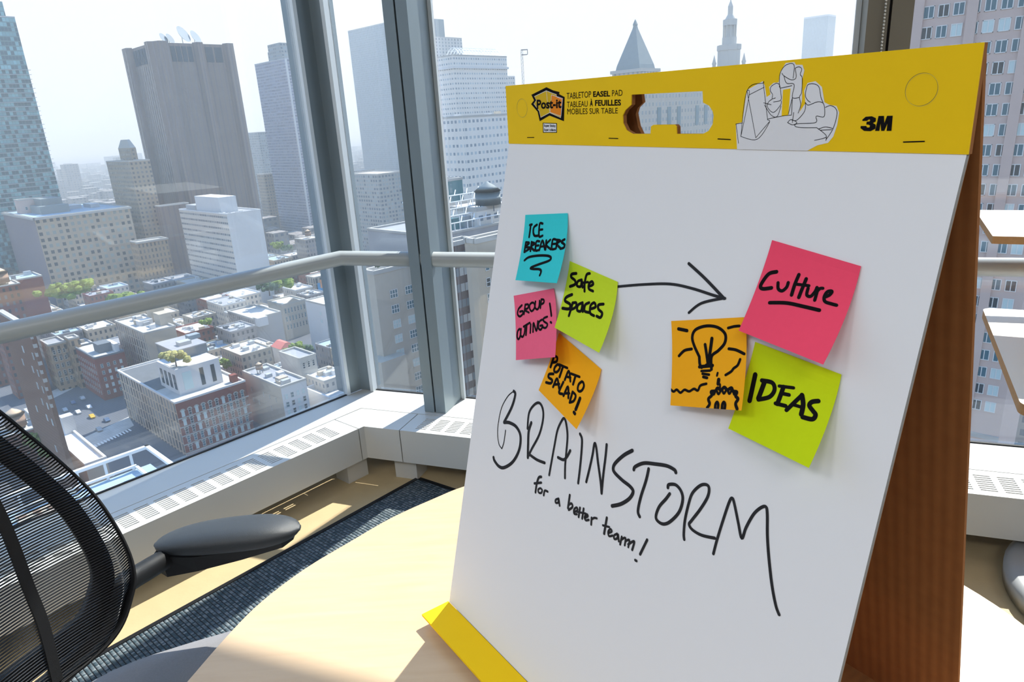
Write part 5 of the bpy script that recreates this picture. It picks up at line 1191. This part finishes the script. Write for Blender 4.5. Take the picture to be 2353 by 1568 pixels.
cars = [plain('car_white', (.7, .7, .7), .3), plain('car_blue', (.08, .13, .22), .3), plain('car_silver', (.4, .42, .44), .3), plain('car_yellow', (.75, .42, .03), .3)]
cn = ['white', 'dark blue', 'silver', 'yellow']
seen = set()
for (px_, py_, k) in ((212, 960, 3), (168, 928, 1), (190, 918, 2), (205, 938, 0), (228, 990, 2), (150, 945, 2), (246, 968, 1), (180, 950, 0)):
    car(onz(px_, py_, STREET + .02), GRID + math.pi / 2, cars[k], {3: 'yellow cab parked on the dark street left of the loft building'}.get(k, cn[k] + ' car parked on the dark street left of the loft building'), 'parked %s cars on the street' % cn[k])
P = onz(2292, 905, STREET + .02)
tk = empty('truck', P, 'white box truck parked at a kerb far below, right of the brown card', 'truck', GRID + math.pi / 2)
part(tk, 'box', C_['white'], [(-6, -1.4, 1, 9, 2.8, 3.2)]); part(tk, 'cab', C_['unit'], [(3.2, -1.3, .6, 2.4, 2.6, 2.2)])
for x in (-4, 4):
    for y in (-1.2, 1.0): part(tk, 'wheel', C_['unit_dark'], [(x, y, 0, 1.0, .3, 1.0)])
tree(onz(2278, 850, STREET), 13, 14, 'leaf_dark', 'dark green street tree far below beside the white truck', R)
r_, u, v, H = block('blue_roof_block', 'low block with a pale blue walled roof far below, right of the brown card', (2243, 800), 26.0, 14.0, F_['fill_d'], C_['roof_blue'], zr=-88, par_mat=C_['roof_blue'])

# --- the low roofscape between them
def clear(a, b, c, d, m=2.0):
    return all(b < f[0] - m or a > f[1] + m or d < f[2] - m or c > f[3] + m for f in FOOT)
kinds = [('cream', 'fill_a', 'cream'), ('red brick', 'fill_b', 'brick'), ('white', 'fill_c', 'white'), ('grey', 'fill_d', 'concrete')]
roofs = [('white', 'roof_white'), ('pale', 'roof_pale'), ('grey', 'roof_grey'), ('blue-grey', 'roof_blue')]
FR = random.Random(11); nfill = 0
gu = 40.0; iu = 0
while gu < 560:
    du = FR.uniform(12, 18); iu += 1
    gv = 60.0; iv = 0
    while gv < 640:
        dv = FR.uniform(14, 24); iv += 1
        a, b, c, d = gu, gu + du - .6, gv, gv + dv - .6
        P = gx * a + gy * c; D = math.hypot(P.x, P.y)
        ok = 215 < D < 660 and clear(a, b, c, d, 1.0)
        if ok:
            h = FR.choice([11, 13, 15, 17, 19, 22])
            q = proj(gx * (a + du / 2) + gy * (c + dv / 2) + Z * (STREET + h))
            ok = q is not None and -60 < q[0] < 1180 and 250 < q[1] < 1150 and not (q[0] > 985 and q[1] < 540) and not (q[0] < 300 and q[1] > 850) and not q[1] > 900
        if ok:
            kn, fm, pm = FR.choices(kinds, (3, 2, 4, 3))[0]; rn, rm = FR.choices(roofs, (4, 4, 2, 2))[0]
            root = empty('low_block', (P.x, P.y, STREET), '%s-walled low block with a %s roof in the dense roofscape beyond the left window' % (kn, rn), 'building', GRID, 'low blocks with %s walls and %s roofs' % (kn, rn))
            t = MB(); t.prism([(0, 0), (b - a, 0), (b - a, d - c), (0, d - c)], 0, h, cap=False); t.build('walls', F_[fm], root, local=True)
            t = MB(); t.box((0.02, 0.02, h - .3), (b - a - .04, 0, 0), (0, d - c - .04, 0), (0, 0, .3)); t.build('roof', C_[rm], root, local=True)
            t = MB(); w = .4; u, v = b - a, d - c
            for o_, aa, bb in (((0, 0), u, w), ((0, v - w), u, w), ((0, w), w, v - 2 * w), ((u - w, w), w, v - 2 * w)): t.box((o_[0], o_[1], h - .05), (aa, 0, 0), (0, bb, 0), (0, 0, .8))
            t.build('parapet', C_[pm], root, local=True)
            units(root, u, v, h, FR.randint(6, 9) if D < 480 else 3, FR, .72, .35); nfill += 1
        gv += dv + (16 if iv % 5 == 0 else 0)
    gu += du + (15 if iu % 2 == 0 else 0)
print('low blocks', nfill)
# everything beyond that dissolves into the haze: too many to count
t = MB(); FR = random.Random(5)
for k in range(5200):
    D = 690 + 4200 * FR.random() ** 1.4; az = rad(FR.uniform(-46, 48)); P = V((sin(az) * D, cos(az) * D, 0)); g = gco(P)
    if not clear(g[0] - 25, g[0] + 25, g[1] - 25, g[1] + 25): continue
    h = FR.choice([14, 18, 22, 26, 32]) if FR.random() < .96 else FR.uniform(45, 85)
    a, b = FR.uniform(14, 34), FR.uniform(14, 34)
    t.box(P + Z * STREET, gx * a, gy * b, Z * h)
for k in range(900):                               # the streets hidden behind the easel
    D = FR.uniform(280, 700); az = rad(FR.uniform(-2, 44)); P = V((sin(az) * D, cos(az) * D, 0)); g = gco(P)
    if not clear(g[0] - 14, g[0] + 14, g[1] - 14, g[1] + 14, 0): continue
    a, b = FR.uniform(12, 22), FR.uniform(12, 22); FOOT.append((g[0] - 1, g[0] + a + 1, g[1] - 1, g[1] + b + 1))
    t.box(P + Z * STREET, gx * a, gy * b, Z * FR.choice([12, 15, 18, 22, 26]))
tag(t.build('distant_city', F_['far']), 'hazy low city blocks stretching to the horizon', 'city', kind='stuff')

# --- summer haze over the city (a real scattering medium)
hm_ = bpy.data.materials.new('summer_haze'); hm_.use_nodes = True; nt = hm_.node_tree; nt.nodes.clear()
ho = N(nt, 'ShaderNodeOutputMaterial'); hv = N(nt, 'ShaderNodeVolumeScatter')
hv.inputs['Color'].default_value = (0.84, 0.94, 1.0, 1); hv.inputs['Density'].default_value = 0.00036; hv.inputs['Anisotropy'].default_value = 0.1
nt.links.new(hv.outputs[0], ho.inputs['Volume'])
t = MB(); t.box(V((-8000, 25, STREET - 5)), V((16000, 0, 0)), V((0, 12000, 0)), V((0, 0, 330)))
tag(t.build('haze', hm_), 'bluish summer haze hanging over the whole city', 'haze', kind='stuff')
